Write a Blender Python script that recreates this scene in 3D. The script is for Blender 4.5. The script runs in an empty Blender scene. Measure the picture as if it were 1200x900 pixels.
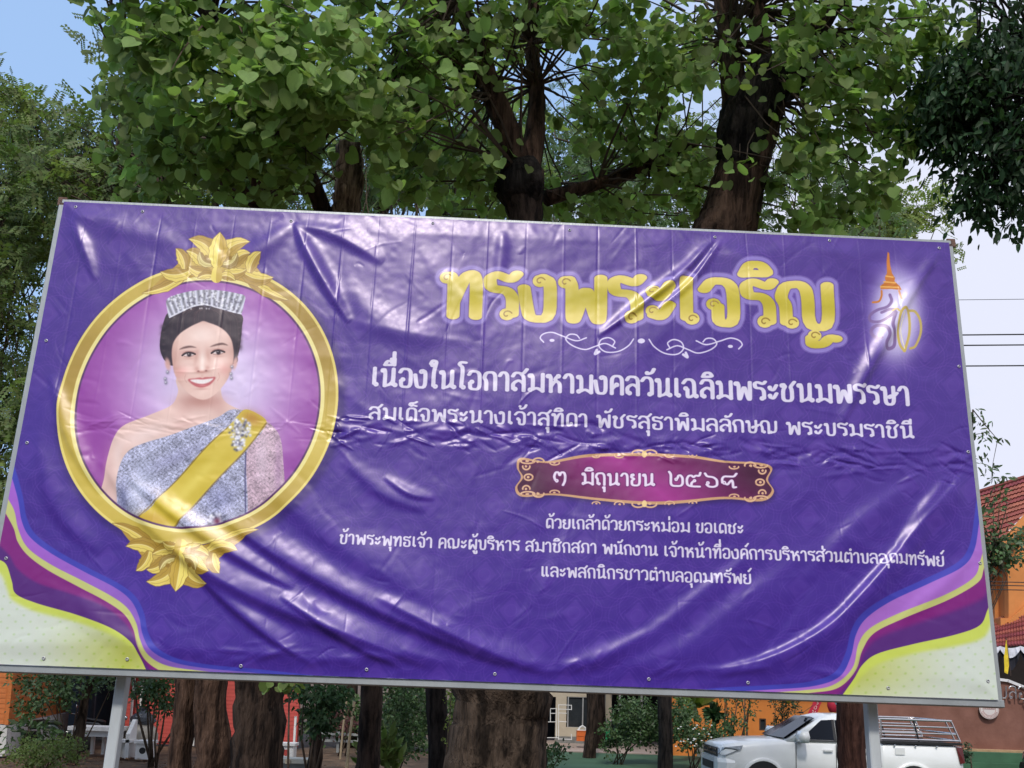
import bpy, bmesh, math, random
import numpy as np
from mathutils import Vector, Matrix, Euler
R = math.radians
scene = bpy.context.scene
COL = scene.collection
random.seed(7)

# ------------------------------------------------------------------ camera
PITCH, ROLL, FPX = R(7), R(1.8), 1000.0          # focal length in pixels of the 1200 x 900 photograph
CX, CY = 600.0, 677.0                             # the lens axis (the photograph is an off-centre crop)
EYE = np.array([0.0, 0.0, 2.25])
F0 = np.array([0, math.cos(PITCH), math.sin(PITCH)])
U0 = np.array([0, -math.sin(PITCH), math.cos(PITCH)]); R0 = np.array([1.0, 0, 0])
RR = math.cos(ROLL)*R0+math.sin(ROLL)*U0; UU = -math.sin(ROLL)*R0+math.cos(ROLL)*U0
cam = bpy.data.cameras.new('camera'); cam_o = bpy.data.objects.new('camera', cam); COL.objects.link(cam_o)
cam.sensor_width = 36; cam.lens = 36*FPX/1200; cam.shift_x = 0; cam.shift_y = (CY-450)/1200
cam.clip_start = .05; cam.clip_end = 3000
M_ = Matrix.Identity(4)
for i in range(3):
    M_[i][0] = RR[i]; M_[i][1] = UU[i]; M_[i][2] = -F0[i]; M_[i][3] = EYE[i]
cam_o.matrix_world = M_
scene.camera = cam_o

def W(px, py, Y):
    """the point of the place seen at a pixel of the photograph, Y metres in front"""
    d = (px-CX)/FPX*RR-(py-CY)/FPX*UU+F0
    return EYE+d*(Y/d[1])
def proj(P):
    d = np.asarray(P)-EYE; z = d@F0
    return CX+FPX*(d@RR)/z, CY-FPX*(d@UU)/z

# ------------------------------------------------------------------ daylight
SUN_EL, SUN_AZ = R(52), R(188)                   # azimuth clockwise from +y (north)
world = bpy.data.worlds.new('World'); scene.world = world; world.use_nodes = True
nt = world.node_tree; nd, lk = nt.nodes, nt.links; nd.clear()
wo = nd.new('ShaderNodeOutputWorld'); bg = nd.new('ShaderNodeBackground'); bg.inputs[1].default_value = .12
sky = nd.new('ShaderNodeTexSky'); sky.sky_type = 'NISHITA'; sky.sun_disc = False
sky.sun_elevation = SUN_EL; sky.sun_rotation = SUN_AZ; sky.air_density = 1.2; sky.dust_density = 2.2; sky.ozone_density = 1.2
tc = nd.new('ShaderNodeTexCoord'); mp = nd.new('ShaderNodeMapping'); mp.inputs['Scale'].default_value = (1.3, 1.3, 2.6); mp.inputs['Location'].default_value = (.3, 1.1, .2)
ns = nd.new('ShaderNodeTexNoise'); ns.inputs['Scale'].default_value = 1.7; ns.inputs['Detail'].default_value = 7; ns.inputs['Roughness'].default_value = .52
sp = nd.new('ShaderNodeSeparateXYZ'); ma = nd.new('ShaderNodeMath'); ma.operation = 'MULTIPLY_ADD'; ma.inputs[1].default_value = .62; ma.inputs[2].default_value = -.02
ad = nd.new('ShaderNodeMath'); ad.operation = 'ADD'
rp = nd.new('ShaderNodeValToRGB'); rp.color_ramp.elements[0].position = .40; rp.color_ramp.elements[0].color = (.10, .10, .10, 1); rp.color_ramp.elements[1].position = .66
mx = nd.new('ShaderNodeMixRGB'); mx.inputs[2].default_value = (5.3, 5.5, 6.5, 1)
lk.new(tc.outputs['Generated'], mp.inputs[0]); lk.new(mp.outputs[0], ns.inputs[0]); lk.new(tc.outputs['Generated'], sp.inputs[0])
lk.new(sp.outputs[0], ma.inputs[0]); lk.new(ma.outputs[0], ad.inputs[0]); lk.new(ns.outputs[0], ad.inputs[1]); lk.new(ad.outputs[0], rp.inputs[0])
lk.new(rp.outputs[0], mx.inputs[0]); mb_ = nd.new('ShaderNodeMixRGB'); mb_.inputs[0].default_value = .6; mb_.inputs[2].default_value = (2.7, 4.6, 7.8, 1); lk.new(sky.outputs[0], mb_.inputs[1]); lk.new(mb_.outputs[0], mx.inputs[1]); lk.new(mx.outputs[0], bg.inputs[0]); lk.new(bg.outputs[0], wo.inputs[0])
sun = bpy.data.lights.new('sun', 'SUN'); sun.energy = 2.0; sun.angle = R(7); sun.color = (1, .95, .87)
sun_o = bpy.data.objects.new('sun', sun); COL.objects.link(sun_o)
sd = Vector((math.sin(SUN_AZ)*math.cos(SUN_EL), math.cos(SUN_AZ)*math.cos(SUN_EL), math.sin(SUN_EL)))
sun_o.rotation_euler = (-sd).to_track_quat('-Z', 'Y').to_euler(); sun_o.location = (0, -10, 30)
scene.view_settings.view_transform = 'Standard'; scene.view_settings.look = 'None'
scene.view_settings.exposure = .36; scene.view_settings.gamma = 1; scene.view_settings.use_curve_mapping = False
scene.cycles.max_bounces = 6; scene.cycles.transparent_max_bounces = 12

# ------------------------------------------------------------------ helpers
def srgb(*c): return tuple(((v/255)/12.92 if v/255 <= .04045 else ((v/255+.055)/1.055)**2.4) for v in c)
MATS = {}
def mat(name, col, rough=.7, var=.25, scale=6., bump=0., bscale=None, bdist=.02, hard=.2, metal=0., spec=.4, col2=None, trans=None, island=0., stretch=None, coat=0.):
    m = bpy.data.materials.new(name); m.use_nodes = True; n, l = m.node_tree.nodes, m.node_tree.links
    b = n['Principled BSDF']; b.inputs['Roughness'].default_value = rough; b.inputs['Metallic'].default_value = metal
    b.inputs['Specular IOR Level'].default_value = spec
    if coat: b.inputs['Coat Weight'].default_value = coat; b.inputs['Coat Roughness'].default_value = .06
    t = n.new('ShaderNodeTexCoord'); v = t.outputs['Object']
    if stretch:
        q = n.new('ShaderNodeMapping'); q.inputs['Scale'].default_value = stretch; l.new(v, q.inputs[0]); v = q.outputs[0]
    no = n.new('ShaderNodeTexNoise'); no.inputs['Scale'].default_value = scale; no.inputs['Detail'].default_value = 6; no.inputs['Roughness'].default_value = .6
    l.new(v, no.inputs[0])
    c1 = tuple(x*(1-var) for x in col); c2 = col2 or tuple(min(1, x*(1+var)) for x in col)
    r = n.new('ShaderNodeValToRGB'); r.color_ramp.elements[0].position = .5-hard; r.color_ramp.elements[1].position = .5+hard
    r.color_ramp.elements[0].color = (*c1, 1); r.color_ramp.elements[1].color = (*c2, 1)
    l.new(no.outputs[0], r.inputs[0]); out = r.outputs[0]
    if island:
        g = n.new('ShaderNodeNewGeometry'); oi = n.new('ShaderNodeObjectInfo'); a_ = n.new('ShaderNodeMath'); a_.operation = 'ADD'; f_ = n.new('ShaderNodeMath'); f_.operation = 'FRACT'
        l.new(g.outputs['Random Per Island'], a_.inputs[0]); l.new(oi.outputs['Random'], a_.inputs[1]); l.new(a_.outputs[0], f_.inputs[0])
        hs = n.new('ShaderNodeHueSaturation'); mr = n.new('ShaderNodeMapRange'); mr.inputs[3].default_value = 1-island; mr.inputs[4].default_value = 1+island
        mh = n.new('ShaderNodeMapRange'); mh.inputs[3].default_value = .475; mh.inputs[4].default_value = .515
        l.new(f_.outputs[0], mr.inputs[0]); l.new(f_.outputs[0], mh.inputs[0]); l.new(mr.outputs[0], hs.inputs['Value']); l.new(mh.outputs[0], hs.inputs['Hue']); l.new(out, hs.inputs['Color']); out = hs.outputs[0]
    l.new(out, b.inputs['Base Color'])
    if bump:
        n2 = n.new('ShaderNodeTexNoise'); n2.inputs['Scale'].default_value = bscale or scale*4; n2.inputs['Detail'].default_value = 8
        l.new(v, n2.inputs[0]); bp = n.new('ShaderNodeBump'); bp.inputs['Strength'].default_value = min(1, bump); bp.inputs['Distance'].default_value = bdist
        l.new(n2.outputs[0], bp.inputs['Height']); l.new(bp.outputs[0], b.inputs['Normal'])
    if trans:
        tr = n.new('ShaderNodeBsdfTranslucent'); ms = n.new('ShaderNodeMixShader'); ms.inputs[0].default_value = trans
        g2 = n.new('ShaderNodeMixRGB'); g2.blend_type = 'MULTIPLY'; g2.inputs[0].default_value = 1; g2.inputs[2].default_value = (1.35, 1.55, .95, 1)
        l.new(out, g2.inputs[1]); l.new(g2.outputs[0], tr.inputs[0]); l.new(b.outputs[0], ms.inputs[1]); l.new(tr.outputs[0], ms.inputs[2])
        l.new(ms.outputs[0], n['Material Output'].inputs[0])
    MATS[name] = m
    return m

class MB:
    """collects simple solids into one mesh"""
    def __init__(s): s.v = []; s.f = []
    def add(s, vs, fs):
        o = len(s.v); s.v += [tuple(map(float, x)) for x in vs]; s.f += [tuple(i+o for i in f) for f in fs]; return s
    def box(s, c, d, ax=None, ch=0.0):
        c = np.array(c, float); hx, hy, hz = np.array(d, float)/2
        A = np.eye(3) if ax is None else np.array(ax, float)
        if ch <= 0:
            vs = [c+A.T@np.array([x*hx, y*hy, z*hz]) for x in (-1, 1) for y in (-1, 1) for z in (-1, 1)]
            return s.add(vs, [(0, 1, 3, 2), (4, 6, 7, 5), (0, 4, 5, 1), (2, 3, 7, 6), (0, 2, 6, 4), (1, 5, 7, 3)])
        # box with chamfered long edges (along z)
        k = min(ch, hx*.9, hy*.9)
        ring = [(-hx+k, -hy), (hx-k, -hy), (hx, -hy+k), (hx, hy-k), (hx-k, hy), (-hx+k, hy), (-hx, hy-k), (-hx, -hy+k)]
        vs = [c+A.T@np.array([x, y, z]) for z in (-hz, hz) for x, y in ring]
        return s.add(vs, [tuple(range(7, -1, -1)), tuple(range(8, 16))]+[(i, (i+1) % 8, 8+(i+1) % 8, 8+i) for i in range(8)])
    def tube(s, pts, r, n=8, jit=0., rng=None, cap=True):
        pts = [np.array(p, float) for p in pts]; m = len(pts)
        if not hasattr(r, '__len__'): r = [r]*m
        t0 = pts[1]-pts[0]; t0 /= np.linalg.norm(t0)+1e-12
        a = np.cross(t0, [0, 0, 1.]); 
        if np.linalg.norm(a) < 1e-3: a = np.cross(t0, [0, 1., 0])
        a /= np.linalg.norm(a); vs = []
        for i, p in enumerate(pts):
            t = pts[min(i+1, m-1)]-pts[max(i-1, 0)]; t = t/(np.linalg.norm(t)+1e-12)
            a = a-t*(a@t); a /= np.linalg.norm(a)+1e-12; b = np.cross(t, a)
            for k in range(n):
                w = 2*math.pi*k/n; rr = r[i]*(1+(rng.uniform(-jit, jit) if jit else 0))
                vs.append(p+(a*math.cos(w)+b*math.sin(w))*rr)
        fs = [(i*n+k, i*n+(k+1) % n, (i+1)*n+(k+1) % n, (i+1)*n+k) for i in range(m-1) for k in range(n)]
        if cap: fs += [tuple(range(n-1, -1, -1)), tuple(range((m-1)*n, m*n))]
        return s.add(vs, fs)
    def lathe(s, c, prof, n=16, ax=None, cap=True):
        A = np.eye(3) if ax is None else np.array(ax, float); c = np.array(c, float); m = len(prof)
        vs = [c+A.T@np.array([r*math.cos(2*math.pi*k/n), r*math.sin(2*math.pi*k/n), z]) for r, z in prof for k in range(n)]
        fs = [(i*n+k, i*n+(k+1) % n, (i+1)*n+(k+1) % n, (i+1)*n+k) for i in range(m-1) for k in range(n)]+([tuple(range(n-1, -1, -1)), tuple(range((m-1)*n, m*n))] if cap else [])
        return s.add(vs, fs)
    def loft(s, rings, close=True, cap=True):
        n = len(rings[0]); vs = [p for r in rings for p in r]; m = len(rings)
        fs = [(i*n+k, i*n+(k+1) % n, (i+1)*n+(k+1) % n, (i+1)*n+k) for i in range(m-1) for k in range(n if close else n-1)]
        if cap: fs += [tuple(range(n-1, -1, -1)), tuple(range((m-1)*n, m*n))]
        return s.add(vs, fs)
    def prism(s, poly, t):
        """a flat outline (3-D points) given thickness along vector t"""
        n = len(poly); t = np.array(t, float); vs = [np.array(p, float) for p in poly]+[np.array(p, float)+t for p in poly]
        return s.add(vs, [tuple(range(n-1, -1, -1)), tuple(range(n, 2*n))]+[(i, (i+1) % n, n+(i+1) % n, n+i) for i in range(n)])
    def build(s, name, m, parent=None, smooth=False):
        me = bpy.data.meshes.new(name); me.from_pydata(s.v, [], s.f); me.update()
        bm = bmesh.new(); bm.from_mesh(me); bmesh.ops.recalc_face_normals(bm, faces=bm.faces); bm.to_mesh(me); bm.free()
        if smooth: me.polygons.foreach_set('use_smooth', [True]*len(me.polygons))
        me.materials.append(m)
        return link(name, me, parent)
def link(name, me, parent=None):
    o = bpy.data.objects.new(name, me); COL.objects.link(o)
    if parent is not None:
        o.parent = parent; o.matrix_parent_inverse = Matrix.Translation(-Vector(parent.location)) if parent.parent is None else Matrix.Identity(4)
    return o
def thing(name, label, cat, loc=(0, 0, 0), group=None):
    o = bpy.data.objects.new(name, None); COL.objects.link(o); o.location = tuple(map(float, loc)); o.empty_display_size = .2
    return tag(o, label, cat, group)
def tag(o, label, cat, group=None):
    o['label'] = label; o['category'] = cat
    if group: o['group'] = group
    return o
def struct(o): o['kind'] = 'structure'; return o
def stuff(o): o['kind'] = 'stuff'; return o
def fix_sub(parent_part, mb, name, m):
    """a sub-part under a part"""
    o = mb.build(name, m); o.parent = parent_part; o.matrix_parent_inverse = Matrix.Identity(4); return o
# ------------------------------------------------------------------ the printed artwork of the banner
# painted with numpy on a sheet, then rectified to the banner's own rectangle
PX0, PY0, PSC = -45.0, 225.0, 2.5
PCW, PCH = int(1240*PSC), int(612*PSC)
yy_, xx_ = np.mgrid[0:PCH, 0:PCW].astype(np.float32)
GX = xx_/PSC+PX0; GY = yy_/PSC+PY0
del xx_, yy_
CAN = np.zeros((PCH, PCW, 3), np.float32)
prng = np.random.RandomState(5)

def smooth_noise(w, h, cells, rng):
    g = rng.rand(int(cells*h/w)+3, cells+3).astype(np.float32)
    ys = np.linspace(0, g.shape[0]-2.001, h); xs = np.linspace(0, g.shape[1]-2.001, w)
    yi = ys.astype(int); xi = xs.astype(int); fy = (ys-yi)[:, None]; fx = (xs-xi)[None]
    fy = fy*fy*(3-2*fy); fx = fx*fx*(3-2*fx)
    a = g[yi][:, xi]; b = g[yi][:, xi+1]; c = g[yi+1][:, xi]; d = g[yi+1][:, xi+1]
    return ((a*(1-fx)+b*fx)*(1-fy)+(c*(1-fx)+d*fx)*fy).astype(np.float32)

def win(x0, y0, x1, y1):
    a = max(0, int((x0-PX0)*PSC)-2); b = min(PCW, int((x1-PX0)*PSC)+3)
    c = max(0, int((y0-PY0)*PSC)-2); d = min(PCH, int((y1-PY0)*PSC)+3)
    return (slice(c, max(c, d)), slice(a, max(a, b)))

def lay(w, al, col):
    if callable(col): col = col(GX[w], GY[w])
    else: col = np.array(col, np.float32)/255.
    CAN[w] += (col-CAN[w])*al[..., None]

def crv(p, n=8, closed=False):
    p = [np.array(q, float) for q in p]
    if closed: P = [p[-1]]+p+[p[0], p[1]]
    else: P = [2*p[0]-p[1]]+p+[2*p[-1]-p[-2]]
    out = []
    for i in range(1, len(P)-2):
        a, b, c, d = P[i-1], P[i], P[i+1], P[i+2]
        for k in range(n):
            t = k/n
            out.append(.5*((2*b)+(c-a)*t+(2*a-5*b+4*c-d)*t*t+(3*b-a-3*c+d)*t**3))
    if not closed: out.append(P[-2])
    return np.array(out)

def blur1(a, r):
    if r < 1: return a
    for ax in (0, 1):
        for _ in range(2):
            pad = [(0, 0), (0, 0)]; pad[ax] = (r+1, r)
            c = np.cumsum(np.pad(a, pad, mode='edge'), axis=ax, dtype=np.float64)
            n = a.shape[ax]
            hi = np.take(c, np.arange(2*r+1, 2*r+1+n), axis=ax); lo = np.take(c, np.arange(0, n), axis=ax)
            a = ((hi-lo)/(2*r+1)).astype(np.float32)
    return a

def cover(pts, feather=0):
    pts = np.asarray(pts, float)
    f = feather*2+1
    w = win(pts[:, 0].min()-f, pts[:, 1].min()-f, pts[:, 0].max()+f, pts[:, 1].max()+f)
    ox, oy = w[1].start, w[0].start
    W = w[1].stop-ox; H = w[0].stop-oy
    if W <= 0 or H <= 0: return w, np.zeros((max(H, 0), max(W, 0)), np.float32)
    P = np.stack([(pts[:, 0]-PX0)*PSC-ox, (pts[:, 1]-PY0)*PSC-oy], 1)
    Q = np.roll(P, -1, 0)
    SS = 3
    al = np.zeros((H, W), np.float32)
    y0 = int(max(0, P[:, 1].min())); y1 = int(min(H-1, P[:, 1].max()+1))
    for row in range(y0, y1+1):
        for s in range(SS):
            y = row+(s+.5)/SS
            m = (P[:, 1] <= y) != (Q[:, 1] <= y)
            if not m.any(): continue
            p, q = P[m], Q[m]
            xs = np.sort(p[:, 0]+(y-p[:, 1])*(q[:, 0]-p[:, 0])/(q[:, 1]-p[:, 1]))
            for i in range(0, len(xs)-1, 2):
                a = max(0., xs[i]); b = min(float(W), xs[i+1])
                if b <= a: continue
                ia, ib = int(a), int(b)
                if ia == ib:
                    if ia < W: al[row, ia] += (b-a)/SS
                else:
                    al[row, ia] += (ia+1-a)/SS
                    al[row, ia+1:ib] += 1./SS
                    if ib < W: al[row, ib] += (b-ib)/SS
    al = np.clip(al, 0, 1)
    return w, (blur1(al, int(feather*PSC)) if feather else al)

def fill(pts, col, a=1., feather=0):
    w, al = cover(pts, feather)
    lay(w, al*a, col)
    return w, al

def blob(cx, cy, rx, ry, col, a=1., rot=0., p=1.):
    R = max(rx, ry)*2.6
    w = win(cx-R, cy-R, cx+R, cy+R)
    x = GX[w]-cx; y = GY[w]-cy; c, s = math.cos(rot), math.sin(rot)
    d = (((x*c+y*s)/rx)**2+((y*c-x*s)/ry)**2)**p
    lay(w, a*np.exp(-d), col)

def disc(cx, cy, rx, ry, col, a=1., soft=.4, rot=0.):
    R = max(rx, ry)+2
    w = win(cx-R, cy-R, cx+R, cy+R)
    x = GX[w]-cx; y = GY[w]-cy; c, s = math.cos(rot), math.sin(rot)
    d = np.sqrt(((x*c+y*s)/rx)**2+((y*c-x*s)/ry)**2)
    lay(w, a*np.clip((1-d)*min(rx, ry)/soft+.5, 0, 1), col)

def sdist(pts, wx, wy, m):
    """distance to a polyline in pen units (an oval pen wx by wy)"""
    pts = np.asarray(pts, float)
    w = win(pts[:, 0].min()-wx-m, pts[:, 1].min()-wy-m, pts[:, 0].max()+wx+m, pts[:, 1].max()+wy+m)
    X = GX[w]/wx; Y = GY[w]/wy
    D = np.full(X.shape, 99., np.float32)
    for a, b in zip(pts[:-1], pts[1:]):
        ax, ay, bx, by = a[0]/wx, a[1]/wy, b[0]/wx, b[1]/wy
        ex, ey = bx-ax, by-ay; L = ex*ex+ey*ey+1e-9
        t = np.clip(((X-ax)*ex+(Y-ay)*ey)/L, 0, 1)
        D = np.minimum(D, (X-ax-t*ex)**2+(Y-ay-t*ey)**2)
    return w, np.sqrt(D)

def line(pts, wd, col, a=1., wy=None):
    wy = wy or wd
    w, D = sdist(pts, wd, wy, 1.5)
    lay(w, a*np.clip((1-D)*min(wd, wy)*PSC+.5, 0, 1), col)

# ---- Thai lettering: every character is a set of centre lines on a 1-unit body (o = loop)
def O(x, y, r=.085): return ('o', x, y, r)
TH = {
'ก': (.66, .55, [[(.12, 0), (.12, .5), (.0, .68), (.1, .98), (.42, 1.02), (.55, .85), (.55, 0)]]),
'ข': (.66, .55, [O(.08, .86), [(.15, .93), (.24, .8), (.12, .62), (.12, .0), (.55, .0), (.55, 1.)]]),
'ค': (.68, .58, [O(.32, .52), [(.25, .45), (.08, .28), (.08, 0)], [(.08, .3), (.08, .85), (.2, 1.02), (.46, 1.02), (.58, .85), (.58, 0)]]),
'ง': (.62, .48, [O(.3, .9), [(.36, .98), (.5, .9), (.5, .0), (.12, .0), (.06, .3), (.0, .72)]]),
'จ': (.66, .55, [O(.17, .45), [(.25, .4), (.25, 0), (.55, 0), (.55, .85), (.42, 1.02), (.14, 1.02), (.0, .8)]]),
'ฉ': (.74, .52, [O(.12, .5), [(.2, .45), (.2, 0), (.36, .02), (.5, .14)], [(.0, .8), (.14, 1.02), (.4, 1.02), (.53, .85), (.53, .1)], O(.62, .08)]),
'ช': (.74, .55, [O(.08, .86), [(.15, .93), (.24, .8), (.12, .62), (.12, .0), (.55, .0), (.55, .62), (.48, .8), (.68, 1.08)]]),
'ซ': (.74, .55, []),
'ญ': (1.02, .9, [O(.2, .09), [(.1, .1), (.1, .5), (.0, .68), (.1, .98), (.4, 1.02), (.52, .85), (.52, .0), (.9, .0), (.9, 1.0)], O(.62, -.2, .07), [(.56, -.26), (.56, -.42), (.78, -.4), (.9, -.24), (1.02, -.26)]]),
'ณ': (1.02, .9, [O(.2, .09), [(.1, .1), (.1, .5), (.0, .68), (.1, .98), (.36, 1.02), (.48, .85), (.48, .0)], O(.6, .09), [(.56, .06), (.82, .1), (.9, .3), (.9, 1.0)]]),
'ด': (.68, .58, [O(.3, .2), [(.3, .1), (.12, .0), (.08, .2), (.08, .85), (.2, 1.02), (.46, 1.02), (.58, .85), (.58, 0)]]),
'ต': (.72, .62, [O(.32, .2), [(.32, .1), (.12, .0), (.08, .2), (.08, .85), (.18, 1.02), (.35, .84), (.5, 1.02), (.62, .85), (.62, 0)]]),
'ถ': (.66, .55, [O(.21, .09), [(.12, .1), (.12, .5), (.0, .68), (.1, .98), (.42, 1.02), (.55, .85), (.55, 0)]]),
'ท': (.74, .62, [O(.06, .89), [(.13, .95), (.2, .8), (.2, 0)], [(.2, .3), (.4, .95), (.56, 1.04), (.62, .85), (.62, 0)]]),
'ธ': (.66, .54, [[(.58, 1.05), (.5, .9), (.2, 1.02), (.05, .95), (.08, .68), (.42, .66), (.54, .52), (.54, 0), (.1, 0), (.08, .36)], O(.16, .36, .07)]),
'น': (.78, .6, [O(.06, .89), [(.13, .95), (.18, .8), (.18, .0)], [(.18, .02), (.42, .1), (.58, .3), (.58, 1.0)], [(.58, .9), (.58, .1)], O(.68, .09)]),
'บ': (.68, .58, [O(.06, .89), [(.13, .95), (.18, .8), (.18, .0), (.58, .0), (.58, 1.)]]),
'ป': (.68, .58, [O(.06, .89), [(.13, .95), (.18, .8), (.18, .0), (.58, .0), (.58, 1.4)]]),
'ผ': (.78, .68, [O(.24, .89), [(.15, .93), (.12, .8), (.12, .0), (.2, .0), (.4, .55), (.6, .0), (.68, .0), (.68, 1.)]]),
'พ': (.84, .74, [O(.06, .89), [(.13, .95), (.19, .8), (.19, .0), (.25, .0), (.45, .85), (.65, .0), (.73, .0), (.73, 1.)]]),
'ภ': (.72, .6, [O(.08, .09), [(.17, .1), (.17, .5), (.05, .68), (.15, .98), (.47, 1.02), (.6, .85), (.6, 0)]]),
'ม': (.8, .7, [O(.08, .89), [(.15, .95), (.22, .8), (.22, .1)], O(.1, .08), [(.2, .12), (.44, .2), (.7, .02)], [(.7, 0), (.7, 1.)]]),
'ย': (.66, .56, [O(.14, .9), [(.06, .93), (.02, .7), (.24, .56), (.06, .44), (.08, .0), (.56, .0), (.56, 1.)]]),
'ร': (.58, .46, [[(.54, 1.04), (.44, .9), (.16, 1.02), (.02, .93), (.06, .68), (.36, .66), (.47, .5), (.47, .1)], O(.37, .09)]),
'ล': (.68, .58, [[(.04, .82), (.14, 1.02), (.46, 1.02), (.58, .85), (.58, 0)], O(.16, .09), [(.07, .1), (.05, .4), (.3, .6), (.5, .5), (.58, .38)]]),
'ว': (.58, .47, [[(.0, .82), (.12, 1.02), (.36, 1.02), (.48, .85), (.48, .1)], O(.38, .09)]),
'ษ': (.76, .58, [O(.06, .89), [(.13, .95), (.18, .8), (.18, .0), (.58, .0), (.58, 1.)], O(.38, .42, .07), [(.44, .5), (.6, .48), (.74, .66)]]),
'ส': (.7, .58, [[(.04, .82), (.14, 1.02), (.4, 1.02), (.58, .8), (.58, 0)], O(.16, .09), [(.07, .1), (.05, .4), (.3, .6), (.5, .5), (.58, .38)], [(.44, .98), (.58, 1.02), (.72, 1.24)]]),
'ห': (.76, .64, [O(.06, .89), [(.13, .95), (.2, .8), (.2, 0)], [(.2, .3), (.34, .55), (.5, .62), (.64, .45), (.64, 0)], O(.56, .9), [(.48, .85), (.4, .72), (.46, .6)]]),
'อ': (.66, .56, [[(.02, .82), (.12, 1.02), (.42, 1.02), (.55, .85), (.55, 0), (.1, 0), (.08, .36)], O(.17, .42, .08)]),
'ะ': (.5, .4, [O(.08, .72, .07), [(.1, .62), (.25, .56), (.4, .86)], O(.08, .26, .07), [(.1, .16), (.25, .1), (.4, .4)]]),
'า': (.5, .38, [[(.0, .82), (.1, 1.02), (.28, 1.02), (.38, .85), (.38, 0)]]),
'เ': (.36, .1, [[(.12, 1.02), (.12, .12)], O(.22, .09)]),
'แ': (.7, .1, [[(.12, 1.02), (.12, .12)], O(.22, .09), [(.46, 1.02), (.46, .12)], O(.56, .09)]),
'โ': (.4, .1, [[(.34, 1.5), (.1, 1.52), (.02, 1.38), (.22, 1.22), (.16, .12)], O(.26, .09)]),
'ใ': (.4, .1, [O(.1, 1.3, .08), [(.02, 1.36), (.1, 1.55), (.3, 1.5), (.24, 1.2), (.18, .9), (.18, .12)], O(.28, .09)]),
'๓': (.86, .7, [O(.2, .24, .1), [(.1, .3), (.02, .6), (.12, .98), (.3, .98), (.38, .66), (.46, .98), (.66, .98), (.74, .7), (.72, .2), (.6, -.12)]]),
'๒': (.96, .7, [[(-.04, 1.22), (.08, 1.0), (.05, .2), (.16, .0), (.68, .0), (.82, .2), (.82, .72), (.68, .95), (.54, .9), (.5, .7)], O(.4, .58, .1)]),
'๕': (1.06, .7, [O(.52, .5, .09), [(.44, .44), (.32, .3), (.3, .02)], [(.84, .0), (.26, .0), (.04, .14), (.02, .62), (.14, .92), (.34, .95), (.46, .78), (.58, .95), (.84, .92), (.9, 1.2)]]),
'๖': (.96, .7, [[(.04, 1.16), (.16, .9), (.56, .86), (.8, .62), (.8, .14), (.58, .0), (.26, .02), (.13, .2)], O(.21, .34, .1)]),
'๙': (1.06, .7, [O(.2, .4, .11), [(.08, .4), (.06, .75), (.2, .95), (.5, .95), (.84, .95), (1.0, 1.22)], [(.3, .3), (.42, .24), (.56, .5), (.7, .66), (.76, .4), (.76, .0), (.94, .05)]]),
}
# marks hang from the right stem of the letter before (x measured from it)
MK = {
'ิ': [[(-.46, 1.2), (-.36, 1.42), (-.12, 1.44), (.02, 1.22), (-.46, 1.2)]],
'ี': [[(-.46, 1.2), (-.36, 1.42), (-.12, 1.44), (.0, 1.22), (-.46, 1.2)], [(.0, 1.2), (.0, 1.56)]],
'ื': [[(-.46, 1.2), (-.36, 1.42), (-.12, 1.44), (.0, 1.22), (-.46, 1.2)], [(.0, 1.2), (.0, 1.56)], [(-.14, 1.36), (-.14, 1.56)]],
'ั': [('o', -.22, 1.28, .07), [(-.16, 1.24), (.02, 1.3), (.12, 1.52)]],
'็': [('o', -.2, 1.3, .06), [(-.28, 1.22), (-.4, 1.3), (-.36, 1.46), (-.1, 1.48), (.02, 1.58)], [(-.1, 1.26), (.0, 1.22)]],
'่': [[(-.02, 1.3), (-.02, 1.6)]],
'้': [('o', -.28, 1.5, .06), [(-.24, 1.32), (-.16, 1.3), (.0, 1.4), (.08, 1.62)]],
'์': [('o', -.1, 1.34, .07), [(-.04, 1.38), (.0, 1.48), (.1, 1.62)]],
'ุ': [('o', -.06, -.24, .06), [(.0, -.2), (.0, -.56)]],
'ู': [('o', -.2, -.24, .06), [(-.14, -.2), (-.14, -.46), (.06, -.46), (.06, -.2)]],
'ํ': [('o', -.1, 1.3, .09)],
}
def chaikin(p, n=2):
    p = [np.array(q, float) for q in p]
    for _ in range(n):
        if len(p) < 3: break
        q = [p[0]]
        for a, b in zip(p[:-1], p[1:]): q += [a*.8+b*.2, a*.2+b*.8]
        q.append(p[-1]); q[1] = p[0]*.5+q[1]*.5
        p = q
    return np.array(p)
def layout(text):
    text = text.replace('ำ', 'ํา')
    x = 0.; xr = 0.; out = []; hi = False
    for ch in text:
        if ch == ' ': x += .42; continue
        if ch in MK:
            dy = 0.; up = ch in '่้์'
            if up and hi: dy = .32
            for s in MK[ch]:
                if s[0] == 'o': out.append(('o', xr+s[1], s[2]+dy, s[3]))
                else: out.append([(a+xr, b+dy) for a, b in s])
            if not up and ch not in 'ุู': hi = True
            continue
        hi = False
        adv, r, st = TH[ch]
        for s in st:
            if s[0] == 'o': out.append(('o', s[1]+x, s[2], s[3]))
            else: out.append([(a+x, b) for a, b in s])
        xr = x+r; x += adv+.1
    return out, x-.1
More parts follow.
